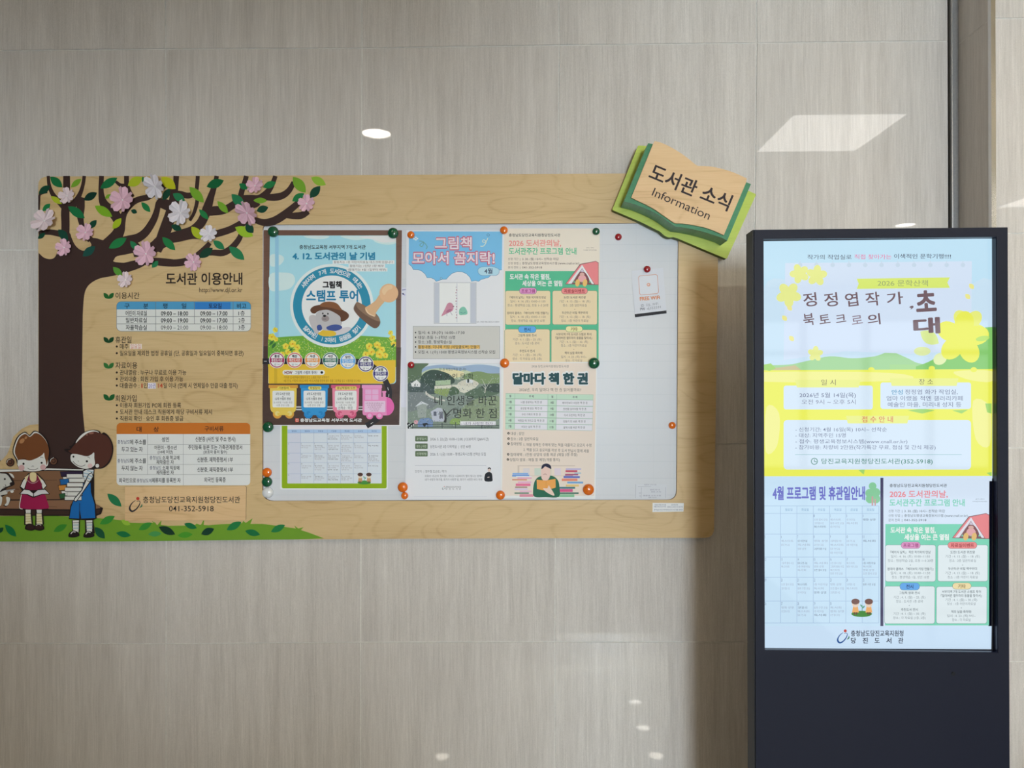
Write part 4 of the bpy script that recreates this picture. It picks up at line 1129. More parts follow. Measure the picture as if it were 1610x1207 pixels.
s.poly([(400, 660), (560, 650), (560, 700), (400, 710)], (170, 190, 158)); s.poly([(390, 715), (640, 700), (860, 690), (800, 760), (700, 790), (560, 740), (390, 745)], (212, 210, 196)); s.poly([(390, 745), (560, 742), (520, 830), (390, 790)], (142, 160, 104))
P([(630, 700), (700, 650), (780, 645), (860, 690), (760, 720)], (206, 202, 188)); P([(540, 790), (560, 735), (600, 722), (650, 760), (640, 800), (570, 820)], (82, 104, 82)); P([(720, 790), (840, 730), (960, 720), (1076, 730), (1074, 790), (860, 850), (740, 830)], (92, 112, 94)); P([(880, 720), (1000, 690), (1076, 700), (1076, 780), (960, 770)], (70, 86, 78))
P([(108, 800), (200, 780), (290, 790), (360, 850), (420, 890), (380, 950), (230, 960), (108, 980)], (124, 132, 134)); P([(330, 1000), (480, 860), (640, 800), (760, 830), (860, 880), (700, 960), (560, 1040), (400, 1080)], (136, 148, 140)); P([(640, 1000), (800, 860), (940, 840), (1072, 830), (1072, 1060), (860, 1090), (700, 1100)], (138, 152, 124))
s.strokes([[(300, 770, 10), (310, 800, 22), (380, 840, 22), (500, 870, 16)]], None, (206, 204, 196), 4)
s.poly([(140, 690), (200, 648), (242, 690), (238, 725), (150, 720)], (226, 226, 230)); s.rect(178, 696, 190, 716, (70, 80, 86)); s.rect(206, 698, 214, 712, (70, 80, 86))
s.poly([(720, 655), (760, 640), (800, 660), (790, 682), (725, 684)], (214, 216, 220)); s.poly([(735, 640), (755, 640), (755, 680), (735, 680)], (50, 60, 60))
s.poly([(185, 930), (250, 875), (330, 910), (310, 925), (300, 1050), (215, 1050), (205, 930)], (156, 164, 160)); s.poly([(185, 932), (250, 875), (332, 912), (260, 905)], (206, 210, 216))
s.poly([(350, 985), (420, 945), (470, 950), (500, 1090), (370, 1090)], (186, 190, 204)); s.rect(380, 985, 412, 1030, (96, 100, 116)); s.rect(440, 985, 478, 1060, (110, 112, 126))
s.poly([(210, 1110), (240, 1060), (330, 1050), (375, 1080), (372, 1150), (215, 1150)], (120, 144, 184)); P([(550, 1110), (580, 1060), (650, 1060), (680, 1100), (620, 1130)], (140, 166, 96)); s.circ(195, 1095, 22, (214, 160, 170))
s.strokes([[(500, 1100, 26), (510, 1020, 20), (480, 960, 10)], [(510, 1030, 14), (580, 960, 8), (640, 950, 4)], [(505, 1050, 10), (560, 1010, 5)]], None, (60, 62, 62), 3)
s.strokes([[(920, 790, 10), (925, 720, 7), (890, 640, 3)], [(922, 760, 6), (960, 690, 4), (990, 650, 2)], [(920, 740, 5), (890, 700, 3)]], None, (196, 196, 186), 3)
rnd = random.Random(11)
for cc, n in (((84, 98, 96), 260), ((178, 186, 178), 240), ((112, 124, 132), 220), ((196, 200, 212), 110)):
    s.many([[(x, y), (x+rnd.uniform(3, 12), y-rnd.uniform(0, 6)), (x+rnd.uniform(2, 9), y+rnd.uniform(4, 10))] for x, y in ((rnd.uniform(112, 1060), rnd.uniform(590, 1140)) for _ in range(n))], cc)
s.clip = None
s.strokes([[(160, 1110), (160, 1165)], [(320, 1115), (320, 1165)], [(470, 1105), (470, 1160)], [(612, 1095), (612, 1160)], [(890, 1120), (890, 1166)], [(150, 1125), (470, 1118), (800, 1130), (1070, 1132)], [(150, 1150), (470, 1146), (1070, 1155)]], 6, (66, 72, 76), 0)
s.poly([(262, 1110), (310, 1105), (330, 1120), (300, 1125), (290, 1145), (275, 1140)], (46, 48, 54))
for x, y in ((115, 1115), (140, 1130), (120, 1150), (160, 1118)): s.circ(x, y, 14, (40, 42, 46)); s.circ(x+8, y+6, 7, (220, 222, 224))
INK2 = (52, 56, 54)
s.T('한 권 화첩산책을 만나는', 440, 538, 725, 30, (70, 80, 70)); s.T('채 움 인 문 학', 410, 615, 800, 62, INK2, .0)
s.T('내 인생을 바꾼', 390, 868, 1045, 100, INK2, .002); s.T('명화 한 점', 590, 1003, 1045, 100, INK2, .002)
s.rect(662, 1088, 1036, 1128, (224, 222, 234)); s.T('- 내가 사랑한 화가 -', 670, 1110, 1030, 36, (120, 112, 134), .0)
s.T('× 강연 ×', 880, 1146, 1000, 24, (60, 64, 66))
s.crop(625, 640, 7.544)
for y, t, u, x1 in ((374, '운영일시', '2026. 5. 22.(금) 10:00~12:00, (12:30까지 Q&A시간)', 1083), (463, '장소 | 대상', '당진도서관 3층 다목적실  |  성인 40명', 866), (552, '신청방법', '2026. 5. 1.(금) 10:00 ~ 평생교육시스템 선착순 모집', 1046)):
    s.rect(210, y-33, 358, y+32, (92, 110, 84), 10); s.C(t, 284, y, 32, (206, 216, 196), mx=118); s.T(u, 388, y+4, x1, 38, (78, 78, 92), .0)
s.rect(205, 689, 1052, 692, (160, 160, 176))
s.T('강연자  |', 207, 762, 312, 30, (120, 120, 132)); s.T('정우철 도슨트 / 작가', 330, 762, 580, 32, (80, 80, 92))
s.T('유튜브 <도슨트 정우철>, 라디오 <김씨네의 별이 빛나는 밤에>', 325, 815, 1005, 30, (96, 96, 108)); s.T('내가 사랑한 화가들, 화가가 사랑한 밤, 화가가 사랑한 바다 저자', 325, 857, 1005, 30, (96, 96, 108))
s.blob([(1042, 878), (1030, 840), (1045, 785), (1085, 768), (1118, 785), (1126, 840), (1120, 878)], (26, 28, 36), 4); s.circ(1088, 742, 19, (216, 196, 188), 25); s.blob([(1070, 735), (1075, 718), (1095, 714), (1108, 728), (1106, 740), (1090, 728)], (26, 26, 30), 4); s.leaf(1062, 834, 1095, 826, (220, 200, 190), .3)
logo(s, 530, 935, .33, (60, 64, 90)); s.T('충청남도당진교육지원청', 570, 945, 752, 22, (60, 60, 70), .0); [s.T(t, 570+40*i, 968, 592+40*i, 22, (60, 60, 70), .0) for i, t in enumerate('당진도서관')]
s.rect(195, 1058, 1060, 1061, (206, 206, 218))
tag(s.build('lecture_poster'), 'white lecture poster with a grey green village landscape across its top', 'poster', 'posters on the whiteboard')

# --- library day programme (also shown on the kiosk screen)
def library_day(s, pal):
    paper, green, box, line, t1, t2, gy = pal
    s.crop(780, 350, 8.944)
    s.T('충청남도당진교육지원청당진도서관', 180, 175, 903, 44, BLK, .01)
    s.T('2026 도서관의날,', 180, 287, 915, 92, t1, .02); s.T('도서관주간 프로그램 안내', 178, 400, 1130, 92, t2, .024)
    for y, a, t, x1 in ((510, '신청 기간', '3. 30. (월) 10시~ 선착순 마감', 880), (570, '신청 방법', '충청남도평생교육정보시스템 (www.cnall.or.kr)', 1168), (628, '문의 전화', '041-352-5918', 645)):
        s.T(a, 168, y, 312, 36, gy); s.T('|', 336, y, 340, 36, gy); s.T(t, 366, y, x1, 38, gy, .006)
    s.T('QR코드 스캔하고', 1265, 353, 1378, 16, gy); s.T('더 자세한 정보 확인하세요', 1230, 385, 1412, 16, gy)
    s.rect(128, 680, 1442, 2010, green)
    WH = (240, 244, 242)
    s.T('도서관 속 작은 펼침,', 192, 760, 765, 76, WH, .03); s.T('세상을 여는 큰 열림', 368, 853, 930, 76, WH, .03)
    # open book standing like a tent, a child lying inside
    s.poly([(970, 865), (1180, 580), (1400, 538), (1442, 560), (1442, 875), (1380, 875)], (126, 86, 90)); s.poly([(982, 858), (1188, 590), (1400, 545), (1436, 566), (1436, 868), (1390, 868), (1215, 600), (1030, 858)], (232, 132, 136))
    s.poly([(1010, 858), (1210, 592), (1380, 862), (1345, 862), (1210, 640), (1060, 858)], (226, 224, 236)); s.poly([(1085, 840), (1210, 648), (1330, 840)], (206, 196, 214)); s.poly([(1085, 842), (1100, 815), (1320, 815), (1335, 842)], green)
    s.blob([(1105, 800), (1170, 700), (1210, 690), (1260, 710), (1310, 800), (1290, 850), (1220, 835), (1130, 850)], (124, 74, 78), 4); s.blob([(1150, 790), (1180, 740), (1240, 740), (1270, 790), (1230, 830), (1180, 830)], (226, 166, 170), 4); s.circ(1210, 725, 34, (214, 168, 160), 24)
    for x in (1145, 1250): s.circ(x, 845, 32, (226, 186, 110), 52, 10)
    s.crop(780, 450, 8.622)
    for x0, y0, x1, y1 in ((127, 60, 735, 520), (765, 60, 1370, 517), (118, 582, 727, 1052), (750, 588, 1362, 1050)): s.frame(x0, y0, x1, y1, line, box, 26, 4)
    for x0, y0, x1, y1, c, t, tc in ((318, 22, 548, 102, (220, 150, 198), '프로그램', (150, 30, 110)), (887, 22, 1238, 102, (236, 138, 138), '자료실이벤트', (150, 34, 44)), (305, 540, 540, 627, (96, 168, 236), '전시', (20, 50, 110)), (945, 540, 1170, 617, (240, 222, 168), '기타', (110, 84, 40))):
        s.frame(x0, y0, x1, y1, line, c, 38, 4); s.C(t, (x0+x1)/2, (y0+y1)/2+2, 50, tc, .02)
    for cx, L in ((430, ((150, '『베이식 날치』 작은 작가와의 만남', 490), (203, '일시 : 4. 16. (토) 10:00~11:50', 475), (257, '장소 : 평생학습 2실, 초등 1~3 20명', 550), (362, '원데이 클래스 『베이브릭 키링 만들기』', 560), (413, '일시 : 4. 18. (토) 10:00~11:50', 480), (466, '장소 : 평생학습 1실, 성인 15명', 450))),
                  (1066, ((150, '도전! 도서관 퀴즈왕', 300), (203, '기간 : 4. 13. (월) ~ 18. (토)', 420), (257, '장소 : 2층 일반자료실', 325), (358, '두근두근 비밀 책꾸러미', 350), (413, '기간 : 4. 13. (월) ~ 18. (토)', 420), (466, '장소 : 1층 어린이 자료실', 365))),
                  (420, ((665, '그림책 원화 전시', 250), (720, '기간 : 4. 1. (월) ~ 25. (토)', 388), (772, '장소 : 도서관 1층 로비', 325), (876, '추천도서 전시', 205), (928, '기간 : 4. 1. (월) ~ 30. (목)', 390), (981, '장소 : 각 자료실 (1층, 2층)', 395))),
                  (1052, ((650, '서부지역 7개 도서관 스탬프 투어', 475), (700, '『잃어버린 열두마리 동물을 찾아서』', 500), (752, '기간 : 4. 1. (월) ~ 30. (목)', 385), (802, '장소 : 1층 어린이자료실', 345), (903, '책의 날을 축하해!', 245), (955, '일시 : 4. 23. (목) 9시~', 345), (1006, '장소 : 각 자료실', 225)))):
        for y, t, w in L:
            bold = not t.startswith(('일시', '기간', '장소'))
            s.T(t, cx-w/2, y, cx+w/2, 36, gy if bold else tuple(min(255, c+26) for c in gy), .012 if bold else 0)
    for x, y in ((430, 313), (1066, 313), (418, 824), (1052, 854)): s.circ(x, y, 5, gy)
PEACH = (234, 216, 202)
s = Ink(PD[1]+.0009, 'paper').crop(780, 350, 8.944)
s.sheet([(112, 80), (1458, 80), (1450, 2000), (100, 2000)], PEACH)
library_day(s, (PEACH, (84, 182, 142), (232, 208, 172), (70, 112, 88), (230, 140, 134), (92, 186, 142), (112, 92, 84)))
tag(s.build('programme_poster'), 'peach and green library day poster with a pink book tent, top right', 'poster', 'posters on the whiteboard')

# --- one book a month poster
s = Ink(PD[3], 'paper').crop(780, 560, 8.944)
s.sheet([(70, 78), (1418, 78), (1396, 2004), (66, 1996)], (230, 228, 230))
PE = (228, 212, 200)
s.poly([(105, 92), (1408, 92), (1380, 1960), (84, 1958)], PE)
s.T('2026 당진교육지원청당진도서관', 500, 140, 1022, 36, (110, 102, 98), .0)
s.T('달마다 책 한 권', 222, 312, 1298, 168, (238, 240, 240), .10); s.T('달마다 책 한 권', 232, 315, 1290, 150, (38, 76, 82), .05)
s.T('2026년, 우리 달마다 책 한 권 읽어볼까요?', 325, 470, 1195, 50, (90, 84, 70), .0)
s.poly([(135, 520), (1368, 538), (1352, 1048), (130, 1024)], (150, 180, 160))
TX = [(0, .105), (.105, .482), (.482, .582), (.582, 1)]
def cell(u, v):
    a = 135+(1368-135)*u; b = 130+(1352-130)*u
    return a+(b-a)*v, (520+18*u)+((1024+24*u)-(520+18*u))*v
VV = [0, .15, .325, .49, .665, .835, 1]
rows = [('월', '주 제', '월', '주 제'), ('3월', '나를 응원하는 책 한 권', '8월', '베어먼보다 시원한 책 한 권'), ('4월', '공감할 때 읽는 책 한 권', '9월', '한번쯤 읽어야할 책 한 권'), ('5월', '우리 가족의 책 한 권', '10월', '다시 도전하는 책 한 권'), ('6월', '여행갈 때 가지고 갈 책 한 권', '11월', '잠들기 전 10분, 책 한 권'), ('7월', '비오는 날의 책 한 권', '12월', '올해 나를 바꾼 책 한 권')]
for r in range(6):
    for c, (a, b) in enumerate(TX):
        e, g = .004, .008
        head = r == 0 or c in (0, 2)
        s.poly([cell(a+e/2, VV[r]+g), cell(b-e/2, VV[r]+g), cell(b-e/2, VV[r+1]-g), cell(a+e/2, VV[r+1]-g)], (190, 216, 196) if head else (222, 220, 234))
        x, y = cell((a+b)/2, (VV[r]+VV[r+1])/2)
        s.C(rows[r][c], x, y, 34, (70, 72, 76), .012 if head else 0, ar=.84)
s.crop(780, 670, 8.944)
CB = (44, 40, 36)
for y, t, x1, x0 in ((102, '대상 : 성인', 392, 205), (177, '장소 : 2층 일반자료실', 592, 205), (247, '참여방법', 355, 205), (398, '참여혜택 : 1만원 상당의 상품 제공 (매월 3명 추첨)', 1142, 200), (470, '당첨자 발표 : 매월 말 예정(개별 통지)', 895, 196)):
    s.circ(x0-30, y-4, 17, CB); s.strokes([[(x0-37, y-5), (x0-32, y+2), (x0-22, y-11)]], 5, PE, 0); s.T(t, x0, y, x1, 46, (92, 80, 72), .0)
s.T('1. 매월 정해진 주제에 맞는 책을 대출하고 응모지 수령', 388, 256, 1338, 46, (92, 80, 72), .0, .012); s.T('2. 책을 읽고 응모지를 작성 후 도서 반납시 함께 제출', 385, 328, 1306, 46, (92, 80, 72), .0, .022)
s.rect(300, 548, 1110, 562, (206, 190, 178)); s.rect(302, 560, 326, 660, (206, 190, 178)); s.rect(300, 690, 1000, 700, (214, 198, 186))
for x, c in ((380, (214, 206, 208)), (540, (198, 208, 196)), (820, (218, 204, 214)), (690, (214, 206, 190))): s.rect(x, 590, x+90, 690, c)
for x, y, w, h, c in ((230, 655, 220, 22, (126, 168, 220)), (226, 680, 240, 26, (106, 150, 212)), (300, 718, 200, 20, (222, 164, 190)), (226, 742, 208, 18, (214, 140, 110)), (306, 775, 190, 24, (226, 170, 200)), (276, 805, 208, 34, (224, 112, 150)), (268, 848, 170, 16, (150, 120, 104)), (262, 872, 180, 24, (214, 196, 220)), (330, 905, 170, 20, (226, 180, 200)), (258, 930, 204, 18, (96, 130, 110)), (330, 955, 196, 36, (216, 140, 160)), (280, 700, 220, 14, (226, 224, 230)),
        (980, 592, 215, 22, (186, 176, 214)), (976, 618, 166, 28, (196, 84, 106)), (1100, 650, 94, 14, (130, 180, 210)), (970, 668, 184, 26, (168, 96, 126)), (948, 698, 230, 30, (98, 110, 186)), (922, 735, 222, 34, (224, 134, 110)), (1000, 778, 224, 26, (110, 160, 210)), (980, 818, 184, 30, (232, 196, 130)), (885, 852, 226, 26, (64, 116, 130)), (856, 882, 222, 40, (210, 86, 136)), (886, 930, 276, 20, (60, 110, 96)), (830, 955, 270, 40, (134, 190, 150)), (1080, 690, 110, 10, (230, 226, 226))):
    s.rect(x, y, x+w, y+h, c, 4)
s.blob([(540, 990), (520, 900), (540, 780), (600, 710), (700, 695), (800, 700), (870, 760), (892, 860), (880, 990), (700, 996)], (36, 100, 76), 4)
s.blob([(635, 690), (640, 600), (690, 570), (750, 590), (762, 670), (740, 740), (690, 770), (645, 740)], (236, 196, 186), 4); s.blob([(636, 600), (650, 545), (710, 522), (765, 550), (774, 600), (740, 585), (690, 565), (660, 590)], (32, 32, 60), 4)
s.strokes([[(665, 680, 5), (690, 668, 6), (710, 682, 5)]], None, (150, 90, 90), 3)
s.poly([(570, 750), (700, 762), (836, 738), (838, 860), (700, 905), (575, 882)], (230, 160, 82)); s.line([(702, 762), (702, 903)], 3, (196, 130, 60))
s.blob([(660, 870), (720, 870), (740, 830), (760, 860), (800, 920), (820, 970), (780, 965), (700, 920)], (238, 200, 186), 4)
tag(s.build('book_club_poster'), 'beige book poster with a mint table and a reader between book piles', 'poster', 'posters on the whiteboard')

# --- free WiFi card
s = Ink(PD[0], 'paper').crop(930, 340, 6.033)
s.sheet([(378, 520), (678, 487), (712, 920), (413, 957)], (210, 212, 220))
s.poly([(409.5, 928), (710, 892), (712, 920), (413, 957)], (36, 34, 40))
def tilt(pts): return [(540+(x-540)*.993-(y-650)*-.0, y-(x-540)*.085+0) for x, y in pts]
s.poly(tilt([(x+(y-650)*.07, y) for x, y in rrect(448, 555, 634, 742, 22)]), (206, 150, 128)); s.poly(tilt([(x+(y-650)*.07, y) for x, y in rrect(453, 560, 629, 737, 18)]), (214, 216, 224))
s.circ(541, 648, 16, (216, 140, 96)); s.circ(541, 648, 9, (214, 216, 224)); s.circ(541, 650, 4, (216, 140, 96))
s.T2('FREE WiFi', 458, 782, 648, 766, 42, (214, 138, 92), .03)
s.T2('ID', 470, 846, 496, 843, 34, (110, 112, 124), .0); s.T2('DJL_WiFi', 520, 840, 632, 826, 30, (140, 142, 152))
s.T2('PW', 462, 880, 508, 876, 34, (110, 112, 124), .02); s.T2('dj352591', 526, 874, 656, 858, 30, (140, 142, 152))
tag(s.build('wifi_card'), 'small tilted white card reading free WiFi with a dark bottom edge', 'card')

# --- stickers
s = Ink(BF+0.0002, 'paper').crop(930, 640, 5.486)
s.sheet([(527, 824), (797, 826), (793, 900), (526, 904)], (226, 226, 232), .0002)
for y, a, b in ((842, 545, 640), (842, 690, 745), (858, 540, 640), (860, 652, 785), (884, 540, 785)): s.T('비품번호 게시판 관리 부서명' if b-a < 150 else '충청남도당진교육지원청당진도서관 물품 관리표', a, y, b, 14, (84, 88, 120))
tag(s.build('inventory_label'), 'small white label stuck on the plywood below the right end of the whiteboard', 'label')
s = Ink(WB+0.0002, 'paper').crop(930, 640, 5.486)
s.sheet([(382, 664), (650, 664), (648, 786), (380, 786)], (208, 210, 216), .0002)
s.strokes([[(382, 664), (380, 786)], [(430, 690), (428, 784)], [(640, 690), (640, 784)], [(400, 684), (512, 684)]], 2, (150, 152, 164), 0)
for y, a, b in ((668, 455, 560), (712, 505, 590), (730, 515, 600), (762, 445, 600), (778, 490, 560), (740, 412, 428), (765, 412, 428)): s.T('물품명 규격 수량', a, y, b, 12, (140, 140, 158))
tag(s.build('paper_form'), 'pale printed form at the bottom right corner of the whiteboard', 'paper')

# ================================================================== magnets
def magnet(px, py, rpx, col, label, d, name='round_magnet'):
    """domed plastic button magnet"""
    key = tuple(col)
    if key not in _mag:
        _mag[key] = principled('magnet_%02x%02x%02x' % key, lin3(col), 0.12, 0.6, 0, 0.6, 0.05)
    c = hit(px, py, d+0.003)
    r = rpx*(D-d)/F
    prof = [(1.0, 0), (1.0, .22), (.985, .36), (.93, .52), (.80, .68), (.60, .80), (.34, .87), (.0, .90)]
    n = 32
    V, FF = [], []
    for (a, h) in prof[:-1]:
        for i in range(n):
            t = 2*pi*i/n; V.append((c.x+r*a*cos(t), -d-h*r*.95, c.z+r*a*sin(t)))
    V.append((c.x, -d-.9*r*.95, c.z))
    m = len(prof)-1
    for k in range(m-1):
        for i in range(n):
            j = (i+1) % n
            FF.append((k*n+i, k*n+j, (k+1)*n+j, (k+1)*n+i))
    for i in range(n): FF.append(((m-1)*n+i, (m-1)*n+(i+1) % n, len(V)-1))
    FF.append(tuple(reversed(range(n))))
    o = mesh_obj(name, V, FF, [_mag[key]], None, None, True)
    return tag(o, label, 'magnet', 'magnets on the whiteboard')
_mag = {}
GN, OR, RD, WM = (8, 84, 54), (230, 110, 20), (158, 16, 30), (228, 228, 230)
P0, P1_, P2_, P3_ = WB+.0002, PD[1]+.0012, PD[2]+.0016, PD[3]+.0012
for a in [(429.5, 364.3, 8.6, GN, 'green magnet on the top left corner of the stamp tour poster', P2_), (618, 366.5, 8.6, GN, 'green magnet on the top right corner of the stamp tour poster', P2_),
          (421.3, 671, 8.6, GN, 'green magnet at the bottom left corner of the stamp tour poster', P2_), (419.8, 742.6, 7.4, OR, 'orange magnet above a green and a white one by the left edge of the whiteboard', P0),
          (419.8, 757.3, 8.2, GN, 'green magnet between an orange and a white one by the left edge of the whiteboard', P0), (421, 774.2, 8.6, WM, 'white magnet in the bottom left corner of the whiteboard', P0),
          (646, 369, 5.8, OR, 'orange magnet at the top left corner of the blue cloud poster', P1_), (792.3, 361.8, 6.2, OR, 'orange magnet at the top between the blue cloud poster and the peach poster', P1_),
          (937.2, 363.6, 5.8, GN, 'green magnet on the top right corner of the peach poster', P1_), (646.2, 573.6, 5.4, RD, 'dark red magnet on the top left of the landscape poster', P2_),
          (793.4, 570.7, 7.4, OR, 'orange magnet between the landscape poster and the beige book poster tops', P3_), (933.8, 570.8, 8.9, GN, 'large green magnet on the top right corner of the beige book poster', P3_),
          (633.2, 765.8, 8.0, OR, 'larger of two touching orange magnets at the lower left of the landscape poster', P2_), (636.2, 779.2, 5.6, OR, 'small orange magnet just below a larger one at the landscape poster', P2_),
          (786.8, 778.2, 7.2, OR, 'orange magnet at the bottom between the landscape poster and the beige book poster', P3_), (925.2, 769.5, 8.8, OR, 'large orange magnet on the bottom right corner of the beige book poster', P3_),
          (972.3, 372.3, 5.4, RD, 'dark red magnet alone on the bare whiteboard below the book sign', P0), (1017.6, 423, 5.4, RD, 'dark red magnet holding the WiFi card', PD[0]+.0012),
          (1057, 668.6, 5.6, OR, 'orange magnet alone at the right edge of the whiteboard', P0)]:
    magnet(*a)

# ================================================================== paper blossoms pinned on the tree
PINK, PALE, WHI = (228, 184, 200), (228, 208, 212), (228, 220, 226)
_fm = {}
def flower(px, py, rpx, col, rot, tiltd, tdir, label, depth=.26):
    d = BF+0.0018
    c = hit(px, py, d+0.004)
    R = rpx*(D-d)/F
    if tuple(col) not in _fm:
        _fm[tuple(col)] = noisy('blossom_paper_%02x%02x%02x' % tuple(col), lin3(col), 0.03, 300, rough=0.8, spec=0.1)
    P = [Vector((0, .05*R, 0))]
    for j in range(5):
        t0 = rot+72*j
        for dt, rr, h in ((-36, .62, .05), (-25, .92, .17), (-11, 1.0, .23), (0, .87, depth+.04), (11, 1.0, .23), (25, .92, .17)):
            a = radians(t0+dt)
            P.append(Vector((rr*R*cos(a), h*R, rr*R*sin(a))))
    q = Matrix.Rotation(radians(tiltd), 3, Vector((cos(radians(tdir)), 0, sin(radians(tdir)))))
    P = [q @ p for p in P]
    lo = min(p.y for p in P)
    W = [Vector((c.x+p.x, -(d+(p.y-lo)), c.z+p.z)) for p in P]
    faces = [(0, 1+i, 1+(i+1) % 30) for i in range(30)]
    root = empty('paper_flower', (c.x, -d, c.z))
    tag(root, label, 'paper flower', 'paper cherry blossoms on the printed tree')
    o = mesh_obj('petals', W, faces, [_fm[tuple(col)]], None, root)
    s = o.modifiers.new('paper thickness', 'SOLIDIFY'); s.thickness = 0.0005; s.offset = 0
    V, FF = [], []
    n, r = 12, 0.0026
    c0 = W[0]+Vector((0, -.0004, 0))
    for k in range(4):
        a = pi/2*k/3.2
        for i in range(n): V.append(c0+Vector((r*cos(a)*cos(2*pi*i/n), -r*.7*sin(a), r*cos(a)*sin(2*pi*i/n))))
    for k in range(3):
        for i in range(n): FF.append((k*n+i, k*n+(i+1) % n, (k+1)*n+(i+1) % n, (k+1)*n+i))
    FF.append(tuple(range(3*n, 4*n)))
    mesh_obj('pin', V, FF, [M['pin']], None, root, True)
for a in [(104.8, 307.8, 14, PALE, 100, 8, 30, 'small pale paper blossom, the upper leftmost one near the board corner'),
          (192.9, 314.5, 21.5, PINK, 84, 10, 60, 'large pink paper blossom left of the white one at the top edge'),
          (71.3, 348, 21.5, PALE, 62, 20, 20, 'large pale paper blossom sticking out past the left edge of the board'),
          (133.8, 365.3, 15, PINK, 70, 8, 10, 'small light pink paper blossom between two green leaves in the left half of the tree'),
          (100.3, 389, 14.5, PINK, 95, 8, 80, 'small pink paper blossom at the lower left where the trunk begins'),
          (229.7, 398.9, 20.5, PINK, 85, 10, 100, 'large pink paper blossom low in the middle of the tree above the heading'),
          (197, 440, 13.5, PALE, 90, 10, 45, 'small pale paper blossom lowest on the tree beside the trunk curve'),
          (245.7, 294, 20.5, WHI, 75, 26, 135, 'large white paper blossom folded over the top edge of the board'),
          (284, 334.8, 21, WHI, 64, 12, 80, 'large white paper blossom in the middle of the tree on a thick branch'),
          (390.9, 335.7, 20, PINK, 78, 34, 150, 'large pink paper blossom half folded, above the left corner of the whiteboard'),
          (401, 292, 14.5, PINK, 88, 14, 20, 'small pink paper blossom by the top edge right of the tree'),
          (482, 319.7, 14.5, PINK, 90, 8, 60, 'small pink paper blossom at the far right tip of the branches'),
          (328, 367.8, 14.5, WHI, 92, 10, 10, 'small white paper blossom between lime and green leaves'),
          (304, 411.7, 14.8, PINK, 55, 8, 120, 'small pink paper blossom just above the big black heading')]:
    flower(*a)

# ================================================================== book-shaped information sign
def bk(pts): return [(940+x/5.746, 210+y/5.746) for x, y in pts]
so = hit(1078, 312, .02)
sign = empty('book_sign', (so.x, -BF, so.z))
tag(sign, 'wooden open book sign lettered Information, tilted over the upper right corner of the board', 'sign')
cover = bk([(362, 112), (370, 107), (430, 110), (600, 150), (900, 330), (1200, 430), (1370, 520), (1424, 545), (1428, 554), (1168, 1124), (1158, 1130), (950, 1044), (720, 946)] + sm([(680, 934), (640, 938), (600, 920), (560, 884)], 3, False) + [(380, 795), (136, 692), (131, 684)])
slab('cover', cover, BF+.0002, .042, M['lime'], sign, M['lime_edge'])
block = bk([(455, 86), (490, 92), (520, 100), (600, 130), (760, 210), (900, 330), (1100, 370), (1250, 400), (1340, 438), (1383, 456)] + [(1168, 968)] + sm([(1120, 940), (1000, 900), (880, 868), (760, 846), (700, 838)], 3, False) + sm([(640, 800), (560, 742), (460, 690), (340, 640), (236, 612)], 3, False))
slab('page_block', block, .042, .112, M['green_wood'], sign, M['green_edge'])
page = bk(sm([(512, 68), (560, 78), (640, 112), (740, 170), (820, 228), (880, 278), (905, 292)], 4, False) + sm([(930, 292), (1020, 297), (1120, 318), (1230, 352), (1345, 404)], 4, False) + [(1340, 440), (1138, 917)] + sm([(1080, 890), (980, 852), (860, 825), (760, 812), (702, 810)], 3, False) + sm([(680, 800), (600, 745), (500, 676), (400, 625), (302, 578)], 3, False) + [(500, 90)])
slab('page', page, .112, .118, M['birch_page'], sign, M['birch_page'])
s = Ink(.1181, 'print').crop(940, 210, 5.746)
s.T2('도서관 소식', 478, 336, 1198, 634, 150, (52, 40, 44), .02); s.T2('Information', 500, 520, 1014, 742, 98, (52, 40, 44), .0)
s.build('lettering', sign)

# ================================================================== information kiosk
KD, KK, KX = 0.50, 0.0175, 0.86
def kh(x, y): return hit(x, y, KD, KK, KX)
def kp(X, Z, back): return Vector((X+KK*back, -(KD+KK*(X-KX))+back, Z))
XL, XR = kh(1185.4, 700).x, kh(1586.0, 700).x
ZT = (kh(1187, 361.3).z+kh(1587, 355.8).z)/2
h0, h1, h2, h3 = kh(1202.5, 375.8), kh(1570.5, 371.0), kh(1566.3, 1025.3), kh(1200.5, 1023.2)
HX0, HX1 = (h0.x+h3.x)/2, (h1.x+h2.x)/2
HZ1, HZ0 = (h0.z+h1.z)/2, (h2.z+h3.z)/2
def ring_prism(outer, hole, b0, b1):
    """rectangular frame: outer and hole are (x0,x1,z0,z1)"""
    def R4(r): return [(r[0], r[2]), (r[1], r[2]), (r[1], r[3]), (r[0], r[3])]
    V, Fc = [], []
    for b in (b0, b1):
        for r in (outer, hole): V += [kp(x, z, b) for x, z in R4(r)]
    for i in range(4):
        j = (i+1) % 4
        Fc += [(i, j, 4+j, 4+i), (8+j, 8+i, 12+i, 12+j), (j, i, 8+i, 8+j), (4+i, 4+j, 12+j, 12+i)]
    return V, Fc
def solid(x0, x1, z0, z1, b0, b1):
    V = [kp(x, z, b) for b in (b0, b1) for x, z in ((x0, z0), (x1, z0), (x1, z1), (x0, z1))]
    return V, [(0, 1, 2, 3), (5, 4, 7, 6), (1, 0, 4, 5), (2, 1, 5, 6), (3, 2, 6, 7), (0, 3, 7, 4)]
def join(*ps):
    V, Fc = [], []
    for v, f in ps:
        o = len(V); V += v; Fc += [tuple(i+o for i in q) for q in f]
    return V, Fc
kroot = empty('information_kiosk', kp((XL+XR)/2, 0.0, .03))
tag(kroot, 'tall dark navy information kiosk with a lit portrait screen', 'kiosk')
HOLE = (HX0, HX1, HZ0, HZ1)
